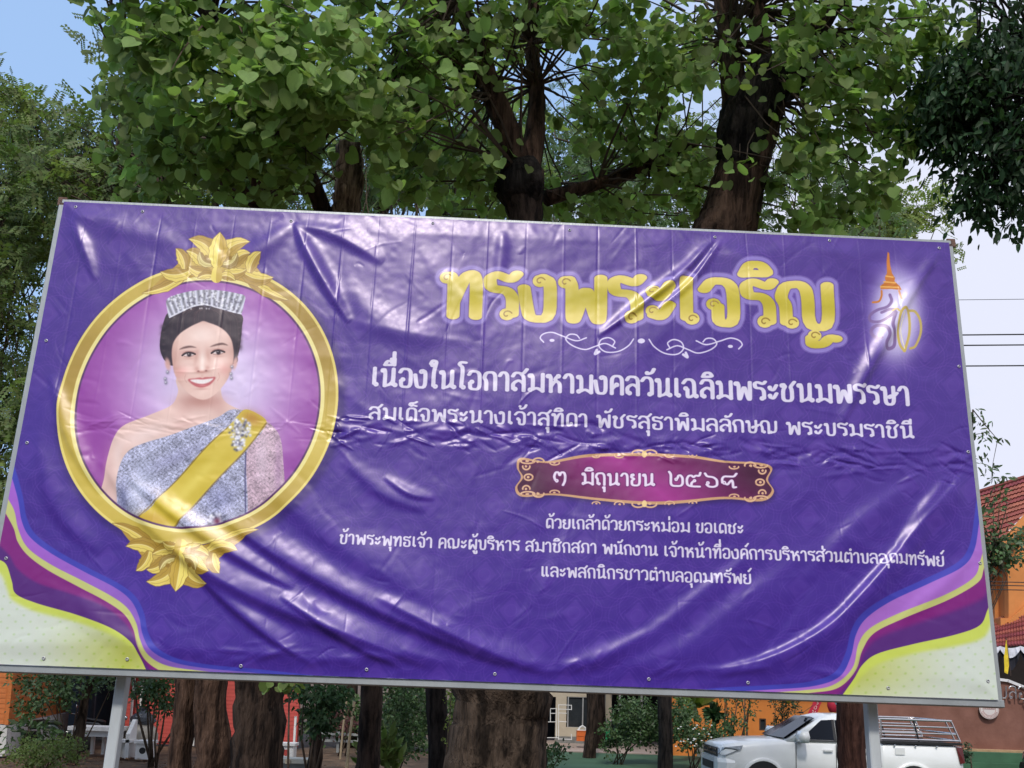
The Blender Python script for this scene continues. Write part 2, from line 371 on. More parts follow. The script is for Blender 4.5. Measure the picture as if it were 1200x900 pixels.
def write(text, xl, yl, xr, yr, xh, pen, col, a=1., penx=None, outline=None, curl=None):
    st, W = layout(text)
    sx = (xr-xl)/W; sl = (yr-yl)/(xr-xl)
    px = penx or pen
    def M(p):
        p = np.asarray(p, float)
        X = xl+p[:, 0]*sx; return np.stack([X+p[:, 1]*xh*(734-X)/4600., yl+(X-xl)*sl-p[:, 1]*xh], 1)
    def loop(o):
        t = np.linspace(0, 2*math.pi, 13); r = o[3]
        ry = r*1.05
        return M(np.stack([o[1]+np.cos(t)*r*min(1.25, xh*.95/sx), o[2]+np.sin(t)*ry], 1))
    lines = [(loop(s), .62) if s[0] == 'o' else (M(chaikin(s)), 1.) for s in st]
    if outline:
        for g, (oc, ow, oa) in enumerate(outline):
            w0 = win(xl-30, min(yl, yr)-xh*2.2-9, xr+30, max(yl, yr)+xh+9)
            m = np.zeros(GX[w0].shape, np.float32)
            for p, k in lines:
                ww, D = sdist(p, px*k+ow, pen*k+ow, 1.5)
                al = np.clip((1-D)*(pen*k+ow)*PSC+.5, 0, 1)
                sub = (slice(ww[0].start-w0[0].start, ww[0].stop-w0[0].start), slice(ww[1].start-w0[1].start, ww[1].stop-w0[1].start))
                m[sub] = np.maximum(m[sub], al)
            lay(w0, m*oa, oc)
    for p, k in lines: line(p, px*k, col, a, pen*k)
    if curl:
        for s in st:
            if s[0] == 'o':
                t = np.linspace(.4, 5.2, 14); r = np.linspace(.10, .02, 14)
                line(M(np.stack([s[1]+np.cos(t)*r, s[2]-.01+np.sin(t)*r*1.1], 1)), .75, curl, .9)

# ---- ground of the sheet
def base(X, Y):
    u = (X+.16*(Y-476)-60)/1100.; v = (Y-.04*X-240)/560.
    c = np.stack([.285-.03*v+0*u, .18-.025*v+0*u, .53+.03*v+0*u], -1)
    return c.astype(np.float32)
CAN[:] = base(GX, GY)
PXc = GX+.14*(GY-500); PYc = GY-.04*GX
per = 74.
def lattice(ox, oy):
    x = (PXc-ox+per/2) % per-per/2; y = (PYc-oy+per*.55) % (per*1.1)-per*.55
    return x, y
mk = np.zeros(GX.shape, np.float32)
for ox, oy in ((0, 0), (per/2, per*.55)):
    x, y = lattice(ox, oy)
    d = np.abs(x)+np.abs(y)*.9
    mk += .55*np.clip((15-d)/1.2, 0, 1)+.6*np.clip(1-np.abs(d-19)/.8, 0, 1)
    for qx, qy in ((1, 0), (-1, 0), (0, 1), (0, -1)):
        r = np.hypot(x-qx*11, y-qy*11); out = np.maximum(np.abs(x), np.abs(y)) > 14
        mk += .8*np.clip(1-np.abs(r-22)/.7, 0, 1)*out+.5*np.clip(1-np.abs(r-25.5)/.6, 0, 1)*out
    r = np.hypot(x, y); mk += .5*np.clip(1-np.abs(r-7)/.7, 0, 1)
mk = np.clip(mk, 0, 1)*np.clip(.45+smooth_noise(PCW, PCH, 14, prng), 0, 1)*.95
CAN += mk[..., None]*np.array([.085, .062, .07], np.float32)
del mk, PXc, PYc, x, y, d, r, out

# ---- the waves in the two lower corners
def whitefield(X, Y):
    n = np.sin(X*.36+Y*.04)*np.sin(Y*.42)
    n2 = np.sin((X+8.5)*.36+Y*.04)*np.sin((Y+7.5)*.42)
    g = np.clip(1-np.abs(X-(150 if X.mean() < 500 else 1005))/120, 0, 1)**1.5*np.clip(1.3-np.abs(Y-775)/50., 0, 1)
    w = np.stack([.82+0*g, .85+0*g, .80+0*g], -1); yv = np.stack([.74+0*g, .77+0*g, .36+0*g], -1)
    dots = (np.clip(n-.72, 0, 1)*3+np.clip(n2-.72, 0, 1)*3)[..., None]
    c = w*(1-g[..., None])+yv*g[..., None]
    return (c+dots*np.array([-.05, -.02, -.09])).astype(np.float32)
def band(curve, corner, col, f=0.25):
    fill(np.array(list(map(tuple, crv(curve)))+corner), col, 1., f)
CL = [(-60, 840), (-60, 500)]; 
blob(120, 700, 60, 26, (80, 60, 190), .25, .5)
c1 = [(-4, 500), (10, 545), (22, 585), (27, 612), (37, 631), (62, 650), (100, 671), (135, 689), (154, 704), (164, 723), (169, 745), (180, 764), (205, 777), (245, 784), (300, 789), (380, 798)]
band([(p[0]+6, p[1]-4) for p in c1], [(386, 840)]+CL, (66, 66, 175))
band(c1, [(380, 840)]+CL, lambda X, Y: np.stack([.62-.0006*(X-60), .38+0*X, .78-.0003*(X-60)], -1).astype(np.float32))
c2 = [(10, 585), (18, 600), (23, 622), (34, 643), (60, 662), (97, 681), (131, 699), (150, 713), (161, 731), (166, 750), (176, 769), (198, 781), (240, 787), (270, 790)]
band(c2, [(270, 840)]+CL, (196, 200, 120))
c3 = [(6, 600), (17, 620), (22, 636), (34, 652), (57, 669), (92, 688), (126, 706), (147, 721), (158, 739), (163, 758), (172, 775), (190, 787), (215, 790)]
band(c3, [(215, 840)]+CL, (128, 34, 122))
c4 = [(0, 640), (12, 652), (22, 668), (45, 684), (82, 696), (122, 711), (147, 730), (160, 750), (166, 768), (176, 785), (186, 792)]
band(c4, [(186, 840)]+CL, (86, 40, 120), 1.5)
c5 = [(-4, 655), (8, 662), (15, 682), (20, 697), (45, 708), (90, 721), (132, 737), (155, 753), (164, 768), (172, 786), (176, 796)]
band(c5, [(176, 840)]+CL, (200, 212, 92))
c6 = [(-8, 668), (3, 675), (10, 692), (16, 704), (42, 717), (88, 729), (130, 744), (154, 758), (163, 772), (170, 788), (172, 796)]
band(c6, [(172, 840)]+CL, whitefield, 2.0)
CR = [(1230, 860), (1230, 560)]
d1 = [(1156, 560), (1150, 590), (1147, 612), (1141, 645), (1126, 665), (1088, 684), (1043, 705), (1014, 725), (1002, 744), (996, 770), (983, 793), (953, 804), (905, 808), (850, 811), (800, 816)]
band([(p[0]-6, p[1]-5) for p in d1], [(780, 860)]+CR, (66, 66, 175))
band(d1, [(800, 860)]+CR, lambda X, Y: np.stack([.66+0*X, .42+0*X, .78+0*X], -1).astype(np.float32))
d2 = [(1160, 610), (1154, 635), (1148, 658), (1140, 677), (1107, 697), (1050, 720), (1018, 737), (1005, 755), (998, 783), (975, 803), (940, 809), (880, 813), (850, 818)]
band(d2, [(850, 860)]+CR, (196, 200, 120))
d3 = [(1162, 625), (1156, 650), (1152, 668), (1145, 683), (1111, 703), (1058, 725), (1024, 742), (1010, 762), (1002, 786), (982, 806), (950, 812), (900, 816), (880, 822)]
band(d3, [(880, 860)]+CR, (128, 34, 122))
d4 = [(1166, 670), (1158, 690), (1150, 702), (1120, 715), (1088, 726), (1032, 746), (1012, 764), (1004, 786), (990, 806), (976, 820)]
band(d4, [(976, 860)]+CR, (86, 40, 120), 2.5)
d5 = [(1168, 690), (1161, 702), (1156, 716), (1147, 733), (1118, 744), (1069, 755), (1028, 766), (1010, 779), (999, 797), (980, 824)]
band(d5, [(980, 860)]+CR, (200, 212, 92))
d6 = [(1170, 700), (1165, 716), (1160, 733), (1150, 748), (1120, 757), (1074, 765), (1034, 776), (1014, 788), (1003, 802), (990, 824)]
band(d6, [(990, 860)]+CR, whitefield, 2.0)

# ---- portrait medallion
EC = (233., 476.)
def ring(a, b, t): return np.stack([EC[0]+a*np.cos(t)-.13*b*np.sin(t), EC[1]+a*.045*np.cos(t)+b*np.sin(t)], -1)
TT = np.linspace(0, 2*math.pi, 160, endpoint=False)
def gold(lo=(150, 118, 44), hi=(236, 214, 104), k=9., ang=0.):
    lo = np.array(lo, np.float32)/255; hi = np.array(hi, np.float32)/255
    def f(X, Y):
        t = np.arctan2(Y-EC[1], X-EC[0])
        s = (.5+.5*np.sin(t*2.+ang)*np.cos(t*1.+.6))*.75+.2*(.5+.5*np.sin(t*k))
        return (lo+(hi-lo)*np.clip(s, 0, 1)[..., None]).astype(np.float32)
    return f
fill(ring(168, 170, TT)+np.array([3, 4]), (40, 22, 84), .5, 3)
fill(ring(163, 165, TT), gold())
fill(ring(160.5, 162.5, TT), gold((190, 160, 70), (248, 232, 130), 7, .7))
fill(ring(157, 159, TT), gold((158, 126, 46), (226, 202, 84), 5, .3))
fill(ring(145, 148.5, TT), (246, 232, 150))
fill(ring(142.5, 146, TT), (96, 52, 110))
def back(X, Y):
    d = np.clip(np.hypot((X-245)/118., (Y-450)/120.), 0, 1.35)
    d = np.clip((d-.25)/1.05, 0, 1)[..., None]; d = d*d*(3-2*d)
    return (np.array([.86, .79, .92])*(1-d)+np.array([.58, .26, .62])*d).astype(np.float32)
INW, INA = fill(ring(140.5, 144, TT), back)
SAVE = CAN[INW].copy()
def C(p): return np.array([(50+a/3.3333, 250+b/3.3333) for a, b in p])
def cf(p, col, a=1., f=.3, closed=True): return fill(C(crv(p, 6, True)), col, a, f)
def cb(x, y, rx, ry, col, a=1., rot=0., p=1.): blob(50+x/3.3333, 250+y/3.3333, rx/3.3333, ry/3.3333, col, a, rot, p)
def cl(p, w, col, a=1.): line(C(crv(p, 6)), w/3.3333, col, a)
SKIN = (230, 196, 184)
# shoulders, neck, arm
cf([(536, 640), (532, 700), (505, 752), (420, 792), (330, 828), (288, 872), (262, 940), (244, 1040), (228, 1120), (260, 1170), (420, 1200), (700, 1050), (860, 900), (850, 800), (762, 766), (712, 735), (700, 690), (702, 640)], SKIN)
cb(620, 735, 85, 26, (196, 146, 138), .75); cb(560, 765, 26, 50, (206, 160, 150), .4, .5); cb(690, 760, 24, 42, (206, 160, 150), .45, -.5)
cb(400, 870, 100, 30, (246, 222, 216), .6, -.35); cb(560, 830, 60, 16, (214, 172, 164), .5, -.3); cb(262, 1040, 22, 90, (214, 176, 172), .5); cb(300, 960, 20, 60, (246, 224, 218), .5)
# sleeve and gown, sequinned
def sequin(b, amp, seed):
    rng = np.random.RandomState(seed); b = np.array(b, np.float32)/255
    def f(X, Y):
        n = rng.rand(*X.shape).astype(np.float32); n = blur1(n, 1)
        n = (n-.5)*amp*4.5+(np.abs(np.sin(X*.55+np.sin(Y*.5)*1.6)*np.sin(Y*.6+np.sin(X*.45)*1.4)) < .10)*-amp*.8+(np.sin(X*.31-Y*.2)*.3+np.sin(X*.13+Y*.27)*.4)*amp*.45
        return np.clip(b*(1+n[..., None]), 0, 1)
    return f
cf([(850, 812), (905, 838), (934, 890), (944, 980), (946, 1100), (900, 1190), (790, 1230), (780, 1000), (800, 900)], sequin((200, 172, 186), .24, 1))
cb(925, 1000, 16, 140, (160, 120, 160), .5); cb(860, 960, 25, 90, (226, 206, 220), .45)
cf([(745, 770), (690, 800), (610, 832), (500, 872), (400, 902), (345, 930), (312, 975), (296, 1040), (294, 1110), (305, 1175), (380, 1225), (520, 1280), (700, 1270), (798, 1215), (800, 1000), (805, 930), (868, 840), (820, 785)], sequin((176, 178, 204), .34, 2))
cb(380, 1080, 45, 110, (205, 212, 236), .5, .3); cb(320, 1130, 22, 70, (90, 92, 140), .5); cb(520, 960, 120, 26, (120, 116, 160), .3, -.4)
cb(700, 1120, 60, 60, (120, 124, 180), .35); cl([(797, 940), (795, 1060), (797, 1200)], 3, (70, 66, 110), .7)
# sash
cf([(735, 830), (765, 795), (795, 770), (840, 785), (878, 818), (850, 865), (800, 925), (690, 1040), (590, 1150), (505, 1250), (440, 1240), (372, 1204), (420, 1165), (540, 1030), (650, 910)], (214, 190, 62))
cl([(735, 832), (650, 912), (540, 1032), (372, 1204)], 2.5, (120, 96, 40), .7); cl([(876, 822), (800, 926), (690, 1042), (505, 1250)], 3, (128, 100, 40), .7)
cb(820, 805, 40, 26, (178, 120, 30), .75, .4); cb(600, 1050, 160, 22, (240, 222, 110), .5, -.83); cb(440, 1200, 60, 26, (196, 150, 30), .6, .2)
# brooches
rng_b = np.random.RandomState(3)
for bx, by, br, n in ((775, 850, 46, 90), (768, 905, 26, 40), (686, 1205, 36, 60)):
    cb(bx, by, br*.62, br*.62, (150, 150, 168), .8)
    for k in range(n):
        t = rng_b.rand()*6.28; r = br*math.sqrt(rng_b.rand())
        cb(bx+r*math.cos(t), by+r*math.sin(t), 5, 5, [(250, 250, 255), (90, 90, 110), (200, 200, 220)][k % 3], .9)
cb(686, 1208, 13, 13, (110, 40, 70), .9)
# hair, ears, face
cf([(488, 402), (474, 440), (464, 490), (462, 530), (470, 560), (484, 582), (520, 600), (740, 596), (766, 556), (776, 510), (782, 450), (780, 400), (700, 372), (640, 356), (560, 372), (505, 392)], (40, 28, 36))
for k in range(34):
    q = rng_b.rand(); x0_ = 492+q*286; c0_ = (66, 48, 52) if k % 3 else (104, 78, 74); ym = 470+30*rng_b.rand()
    cl([(640+(x0_-640)*.35, 372+10*rng_b.rand()), (640+(x0_-640)*.9, 400+12*abs(q-.5)), (x0_, ym), (x0_+(6 if q < .5 else -6), 560)], 1.1, c0_, .45)
for s_ in range(5): cb(474, 450+s_*24, 11, 13, (28, 18, 26), .5); cb(476, 444+s_*24, 7, 4, (92, 72, 78), .5); cb(774, 430+s_*24, 9, 13, (28, 18, 26), .5); cb(772, 426+s_*24, 6, 4, (92, 72, 78), .5)
cb(492, 592, 11, 26, (218, 170, 158), .95, -.2, 2.); cb(755, 588, 9, 26, (214, 166, 154), .95, .2, 2.)
FACE = [(508, 566), (510, 524), (521, 496), (544, 470), (580, 447), (612, 432), (632, 425), (656, 432), (692, 446), (722, 468), (741, 496), (749, 530), (750, 568), (744, 608), (728, 650), (702, 688), (668, 720), (638, 733), (608, 729), (574, 708), (543, 674), (518, 628)]
fw = win(150, 330, 345, 520); fa = np.zeros(GX[fw].shape, np.float32); q_, a_ = cover(C(crv(FACE, 6, True)), .7)
fa[q_[0].start-fw[0].start:q_[0].stop-fw[0].start, q_[1].start-fw[1].start:q_[1].stop-fw[1].start] = a_; cb(624, 738, 62, 24, (190, 138, 124), .7); PRE = CAN[fw].copy()
cf(FACE, (236, 200, 186), 1, .7)
cb(512, 590, 30, 110, (190, 138, 124), .65, -.12); cb(748, 590, 26, 110, (188, 136, 122), .65, .12);  cb(628, 418, 90, 16, (176, 130, 118), .5)
cb(626, 480, 60, 34, (252, 228, 216), .75); cb(566, 604, 34, 24, (250, 216, 204), .7); cb(694, 598, 30, 24, (250, 216, 204), .7); cb(628, 702, 26, 13, (248, 216, 202), .6)
cb(545, 622, 26, 22, (232, 156, 148), .45); cb(715, 614, 24, 22, (232, 156, 148), .45)
cb(627, 580, 9, 34, (255, 236, 224), .85); cb(603, 566, 8, 32, (202, 150, 134), .5, .16); cb(651, 562, 8, 30, (206, 154, 138), .45, -.16); cb(606, 612, 9, 11, (206, 150, 136), .6); cb(648, 609, 9, 11, (206, 150, 136), .6)
cb(627, 624, 22, 6, (206, 148, 136), .8); cb(612, 621, 5, 3.2, (120, 62, 56), .8); cb(642, 619, 5, 3.2, (120, 62, 56), .8); cb(627, 608, 8, 7, (255, 238, 226), .7); cb(627, 638, 6, 7, (212, 160, 146), .4)
cb(574, 548, 34, 15, (190, 136, 126), .7, -.05); cb(690, 540, 32, 15, (190, 136, 126), .7, -.08); cb(574, 536, 28, 5, (236, 206, 194), .5); cb(690, 528, 28, 5, (236, 206, 194), .5)
fill(C(crv([(537, 537), (556, 526), (582, 522), (606, 530), (582, 529), (556, 533)], 5, True)), (84, 56, 50), .85, .5)
fill(C(crv([(657, 527), (682, 515), (708, 511), (729, 521), (708, 518), (682, 522)], 5, True)), (84, 56, 50), .85, .5)
for ex, ey in ((575, 556), (689, 547)):
    cf([(ex-23, ey+2), (ex-10, ey-5), (ex+6, ey-6), (ex+21, ey-1), (ex+8, ey+6), (ex-11, ey+6)], (226, 212, 210), 1, .4)
    cb(ex+1, ey, 9, 9, (34, 20, 20), 1, 0, 2.5); cb(ex-1, ey-3, 2.2, 2.2, (255, 250, 248), .9)
    cl([(ex-26, ey+3), (ex-12, ey-6), (ex+6, ey-8), (ex+24, ey-2)], 3.4, (36, 20, 20), .95); cl([(ex-19, ey+7), (ex-3, ey+9), (ex+18, ey+4)], 1.1, (130, 84, 76), .6)
    cl([(ex-24, ey-5), (ex-6, ey-13), (ex+20, ey-9)], 1.5, (150, 100, 90), .55); cb(ex, ey+15, 20, 4, (214, 164, 150), .6)
cf([(571, 654), (600, 649), (620, 646), (628, 649), (638, 645), (658, 645), (680, 646), (660, 672), (628, 685), (597, 678)], (198, 104, 106), 1, .5)
cf([(580, 656), (604, 653), (628, 654), (652, 651), (671, 650), (654, 664), (628, 671), (601, 667)], (248, 240, 236), 1, .4)
for tx in (604, 616, 628, 640, 652): cl([(tx, 656), (tx, 666)], .5, (214, 200, 198), .4)
cb(628, 676, 16, 3, (228, 146, 146), .6); cb(626, 690, 26, 4, (196, 142, 130), .5); cl([(562, 634), (558, 650), (566, 664)], 1.6, (206, 152, 138), .45); cl([(690, 628), (694, 644), (686, 658)], 1.6, (206, 152, 138), .45)
CAN[fw] = PRE*(1-fa[..., None])+CAN[fw]*fa[..., None]
for x_, y_ in ((491, 624), (482, 650), (484, 664), (743, 604), (739, 632), (741, 648)):
    cb(x_, y_, 6, 7, (96, 96, 112), .9); cb(x_-1, y_-2, 3, 3, (246, 246, 250), .9)
# tiara
def stripes(X, Y):
    x = (X-50)*3.3333; y = (Y-250)*3.3333
    t = np.arctan2(x-640, 700-y)
    s = .5+.5*np.sin(t*112.)
    n = .06*np.sin(y*1.7+x*.8)
    v = np.clip(.55+.38*s+n*1.4, 0, 1)
    return np.stack([v*.92, v*.92, v*.98], -1).astype(np.float32)
cf([(489, 345), (520, 326), (580, 311), (640, 304), (700, 306), (760, 316), (794, 328), (790, 360), (778, 396), (740, 388), (690, 374), (640, 362), (590, 370), (540, 392), (500, 412), (492, 385)], stripes, 1, .25)
cl([(500, 411), (540, 391), (590, 369), (640, 361), (690, 373), (740, 387), (778, 396)], 3, (226, 226, 236), .9)
for k in range(150):
    a_ = -.75+1.5*rng_b.rand(); rr_ = 322+70*rng_b.rand(); tx_, ty_ = 640+math.sin(a_*.42)*rr_*1.25, 700-math.cos(a_*.42)*rr_
    cb(tx_, ty_, 3.4, 3.4, (255, 255, 255) if k % 2 else (84, 80, 96), .75)
# everything of the portrait stays inside the opening
CAN[INW] = np.where(INA[..., None] > .999, CAN[INW], CAN[INW]*INA[..., None]+SAVE*(1-INA[..., None]))
fr_o = ring(163, 165, TT); fr_i = ring(142.5, 146, TT)
w0 = win(40, 290, 430, 670)
def fullcov(p):
    w, al = cover(p); o = np.zeros(GX[w0].shape, np.float32)
    o[w[0].start-w0[0].start:w[0].stop-w0[0].start, w[1].start-w0[1].start:w[1].stop-w0[1].start] = al
    return o
A = np.clip(fullcov(fr_o)-fullcov(fr_i), 0, 1); g1 = gold((158, 126, 46), (230, 208, 92), 5, .3)
keep = CAN[w0].copy(); lay(w0, A, g1)
B = np.clip(fullcov(ring(147, 150, TT))-fullcov(fr_i), 0, 1); lay(w0, B*.9, (246, 234, 156))
B = np.clip(fullcov(fr_o)-fullcov(ring(160, 162, TT)), 0, 1); lay(w0, B*.8, (244, 226, 130))
B = np.clip(fullcov(ring(142.5, 146, TT))-fullcov(ring(140, 143.5, TT)), 0, 1); lay(w0, B*.4, (70, 40, 80))
del keep, A, B
# leaf ornaments
def leafm(M, base_, tip, wd, bend, lo=(160, 122, 42), hi=(232, 208, 102)):
    b = np.array(base_, float); t = np.array(tip, float); d = t-b; n = np.array([-d[1], d[0]])
    mid = b+d*.5+n*bend
    s = np.linspace(0, 1, 12)[:, None]; c = (1-s)**2*b+2*s*(1-s)*mid+s*s*t
    tg = np.gradient(c, axis=0); tg /= np.linalg.norm(tg, axis=1)[:, None]+1e-9; nn = np.stack([-tg[:, 1], tg[:, 0]], 1)
    prof = (np.sin(np.pi*np.clip(s*.92+.08, 0, 1))**.75)*wd*1.22*(1+.10*np.sin(s*26))
    L = c+nn*prof; R = c-nn*prof
    fill(M(np.concatenate([L, R[::-1]])), hi, 1); fill(M(np.concatenate([c, R[::-1]])), lo, .75, .5)
    for k_ in (-.55, .5): line(M(c[1:-1]+(nn*prof*k_)[1:-1]), .25, (132, 100, 36), .55)
    line(M(c), .35, (255, 244, 180), .8)
    line(M(np.concatenate([L, R[::-1], L[:1]])), .3, (128, 96, 36), .7)
def ornament(M):
    fill(M(crv([(-74, -16), (-50, 10), (-26, 34), (0, 42), (26, 34), (50, 10), (74, -16), (44, -6), (0, 4), (-44, -6)], 6, True)), (186, 150, 58))
    fill(M(crv([(-50, 2), (-24, 26), (0, 34), (24, 26), (50, 2), (0, 10)], 6, True)), (214, 186, 92), .8, 2)
    for s in (-1, 1):
        leafm(M, (s*30, 8), (s*86, -22), 5, s*-.16); leafm(M, (s*28, 10), (s*66, 4), 7, s*-.3)
        leafm(M, (s*38, 8), (s*50, 32), 6, s*.25); leafm(M, (s*16, 10), (s*38, 30), 7, s*.4)
        leafm(M, (s*8, 8), (s*34, 12), 5.5, s*-.3); leafm(M, (s*4, 14), (s*36, 44), 8, s*.45, (170, 134, 46), (232, 208, 104))
        leafm(M, (s*5, 16), (s*22, 30), 4.5, s*-.5, (150, 120, 60), (222, 206, 130)); leafm(M, (s*3, 2), (s*22, -2), 4, s*.3)
        disc(*M([(s*14, 24)])[0], 2.6, 2.6, (150, 116, 40), .8)
    leafm(M, (-1, 12), (0, 54), 9, 0, (190, 152, 54), (250, 230, 120))
    fill(M(crv([(-6, -2), (-5, 10), (0, 14), (5, 10), (6, -2), (0, -6)], 6, True)), (240, 218, 104)); fill(M(crv([(0, -5), (0, 13), (5, 10), (6, -2)], 6, True)), (190, 156, 60), .7)
MT = lambda p: np.array([(255+a+b*.07, 327+a*.045-b) for a, b in np.asarray(p, float)])
MB_ = lambda p: np.array([(215-a-b*.15, 640-a*.045+b) for a, b in np.asarray(p, float)])
ornament(MT); ornament(MB_)

# ---- date plaque
PL = [(606, 548), (611, 537), (642, 541), (690, 533), (755, 532), (810, 535), (850, 541), (890, 543), (905, 549), (900, 563), (907, 577), (893, 588), (850, 586), (800, 591), (755, 592), (700, 587), (650, 581), (613, 583), (604, 573), (611, 560)]
fill(crv([(a+1.5, b+3) for a, b in PL], 6, True), (36, 16, 70), .6, 2.5)
fill(crv(PL, 6, True), (206, 160, 116)); 
def plq(X, Y):
    u = np.clip(1-np.abs(X-750-(Y-560)*1.2)/135., 0, 1)[..., None]; s = (.5+.5*np.sin((X+Y*1.6)*.045))[..., None]*.2
    return (np.array([.26, .05, .20])*(1-u)+np.array([.62, .17, .52])*u+s*.25).astype(np.float32)
PC = np.array([756., 562.]); fill(crv([tuple(PC+(np.array(p)-PC)*np.array([.982, .88])) for p in PL], 6, True), plq)
def scroll(cx, cy, s, fx, fy, col=(232, 190, 146), w=1.1):
    s *= .62; w *= 1.25; t = np.linspace(0, 4.2, 16);
    th = np.linspace(0, 7.5, 22); rr_ = s*.62*(1-th/9.); q = np.stack([cx+fx*(s*2.2+rr_*np.cos(th)), cy+fy*(rr_*np.sin(th))*.8], 1); line(q, w*.6, (120, 60, 60), .5); line(q-[0, .3], w*.5, col, .95)
    p = np.stack([cx+fx*s*(t-.9*np.sin(t*1.5))*1.2, cy+fy*s*(1-np.cos(t*1.5))*.8], 1); line(p, w*.8, (120, 60, 60), .6); line(p-[0, .35], w*.7, col, .95)
for fx, x0 in ((1, 611), (-1, 899)):
    for fy, y0 in ((1, 541 if fx > 0 else 546), (-1, 580 if fx > 0 else 585)):
        scroll(x0, y0, 5, fx, fy*.6); scroll(x0+fx*14, y0+fy*1, 4, fx, -fy*1.1); scroll(x0+fx*34, y0+fy*2, 3.4, fx, fy*.8, w=.9); scroll(x0+fx*2, y0+fy*6, 2.6, fx, fy*1.6)
    scroll(x0+fx*4, 560 if fx > 0 else 566, 3, fx, 1.2)
    scroll(x0+fx*4, 560 if fx > 0 else 566, 3, fx, -1.2)
for yq in (533, 591):
    for dx in (-1, 1):
        scroll(755, yq, 4.5, dx, -1 if yq < 560 else 1); scroll(755+dx*24, yq+1, 3.4, dx, 1 if yq < 560 else -1, w=.9); scroll(755+dx*52, yq+(2 if yq < 560 else 0), 2.8, dx, .8 if yq < 560 else -.8, w=.8)
    disc(755, yq, 3, 4, (246, 214, 150))

# ---- ornament under the headline, emblem at the right
SWC = (224, 216, 240)
for s in (-1, 1):
    M = lambda p, s=s: np.array([(751.5+s*a, 401+s*a*.035-b) for a, b in p])
    line(M(crv([(9, 2), (15, -6), (27, -13), (41, -14), (49, -8), (47, 0), (38, 3), (31, -1), (33, -6)], 6)), .8, SWC)
    line(M(crv([(30, -9), (42, -4), (54, -8), (66, -12), (80, -8), (88, -1), (84, 5), (76, 5), (72, 1)], 6)), .8, SWC)
    line(M(crv([(64, 2), (76, -2), (92, 3), (104, 7), (114, 5), (118, 0), (114, -5)], 6)), .8, SWC)
    line(M(crv([(52, -12), (54, -17), (49, -14)], 5)), 1.5, SWC); line(M([(0, -0.01), (.01, 0)]), 4.2, SWC, 1, 2.8); line(M([(104, -2.5), (104.4, -2.5)]), 2.8, SWC, 1, 1.8)
for k in range(5): blob(1050, 370, 20+k*3, 40+k*4, (222, 214, 242), .42, 0, 1.8)
ORG = (206, 122, 40)
fill(C([(0, 0), (1, 0), (1, 1)]), ORG, 0)
E4 = lambda p: np.array([(800+a/3.3333, 280+b/3.3333) for a, b in p])
fill(E4([(800, 55), (806, 60), (810, 110), (816, 140), (828, 158), (826, 170), (846, 190), (852, 206), (812, 200), (772, 200), (774, 186), (792, 172), (788, 158), (796, 140), (796, 90)]), ORG)
for y_, h_ in ((150, 14), (172, 22), (190, 34)): line(E4([(806-h_, y_), (806+h_, y_+4)]), .8, (240, 180, 90))
line(E4(crv([(776, 206), (776, 226), (766, 246), (742, 250)], 6)), 1.1, ORG); line(E4(crv([(842, 208), (846, 226), (850, 240)], 5)), 1., ORG)
MV = (126, 98, 150)
line(E4(crv([(808, 222), (814, 246), (798, 268), (760, 280), (732, 300), (734, 322), (770, 326), (808, 306), (824, 286), (806, 280), (776, 290)], 6)), 1.7, MV, .9)
line(E4(crv([(770, 392), (744, 386), (736, 360), (756, 342), (790, 350), (802, 380), (790, 414), (800, 432), (824, 420), (826, 380), (814, 340), (826, 296)], 6)), 2., MV, .9)
line(E4(crv([(864, 440), (846, 410), (838, 350), (846, 296), (866, 276), (882, 300), (884, 370), (866, 440)], 6)), 1.5, (206, 180, 90)); line(E4(crv([(880, 284), (906, 286), (926, 320), (928, 370), (908, 420), (888, 430)], 6)), 1.4, (196, 172, 92))
line(E4(crv([(866, 430), (850, 360), (862, 292)], 5)), .5, (250, 240, 190)); line(E4(crv([(816, 286), (830, 280), (840, 290)], 5)), 1., (226, 196, 110))

# ---- the words
write('ทรงพระเจริญ', 519, 371, 979, 385, 49, 4.4, lambda X, Y: np.stack([.84+.08*np.sin((Y-.03*X)*.11), .77+.07*np.sin((Y-.03*X)*.11), .30+.14*np.sin((Y-.03*X)*.11)], -1).astype(np.float32), 1., 7.8, [((170, 156, 206), 6.4, .35), ((146, 128, 200), 5.0, .85), ((100, 74, 150), 1.0, .9)], (150, 118, 44))
WH = (220, 213, 232)
write('เนื่องในโอกาสมหามงคลวันเฉลิมพระชนมพรรษา', 436, 453, 1066, 475.5, 20.5, 1.5, WH, 1., 2.5, [((60, 40, 120), 1.2, .5)])
write('สมเด็จพระนางเจ้าสุทิดา พัชรสุธาพิมลลักษณ พระบรมราชินี', 433, 492, 1071, 514, 13.8, 1.1, WH, 1., 1.75, [((60, 40, 120), .9, .5)])
write('๓  มิถุนายน  ๒๕๖๙', 649, 567, 864, 572.5, 13.5, 1.15, (236, 222, 240), 1., 1.6, [((90, 20, 90), 1.2, .6)])
write('ด้วยเกล้าด้วยกระหม่อม ขอเดชะ', 640, 619, 871, 626, 10.6, .9, WH, 1., 1.25, [((60, 40, 120), .8, .5)])
write('ข้าพระพุทธเจ้า คณะผู้บริหาร สมาชิกสภา พนักงาน เจ้าหน้าที่องค์การบริหารส่วนตำบลอุดมทรัพย์', 399, 638.5, 1106, 663.5, 11, .9, WH, 1., 1.25, [((60, 40, 120), .8, .5)])
write('และพสกนิกรชาวตำบลอุดมทรัพย์', 634, 676, 880, 684.5, 11, .9, WH, 1., 1.25, [((60, 40, 120), .8, .5)])

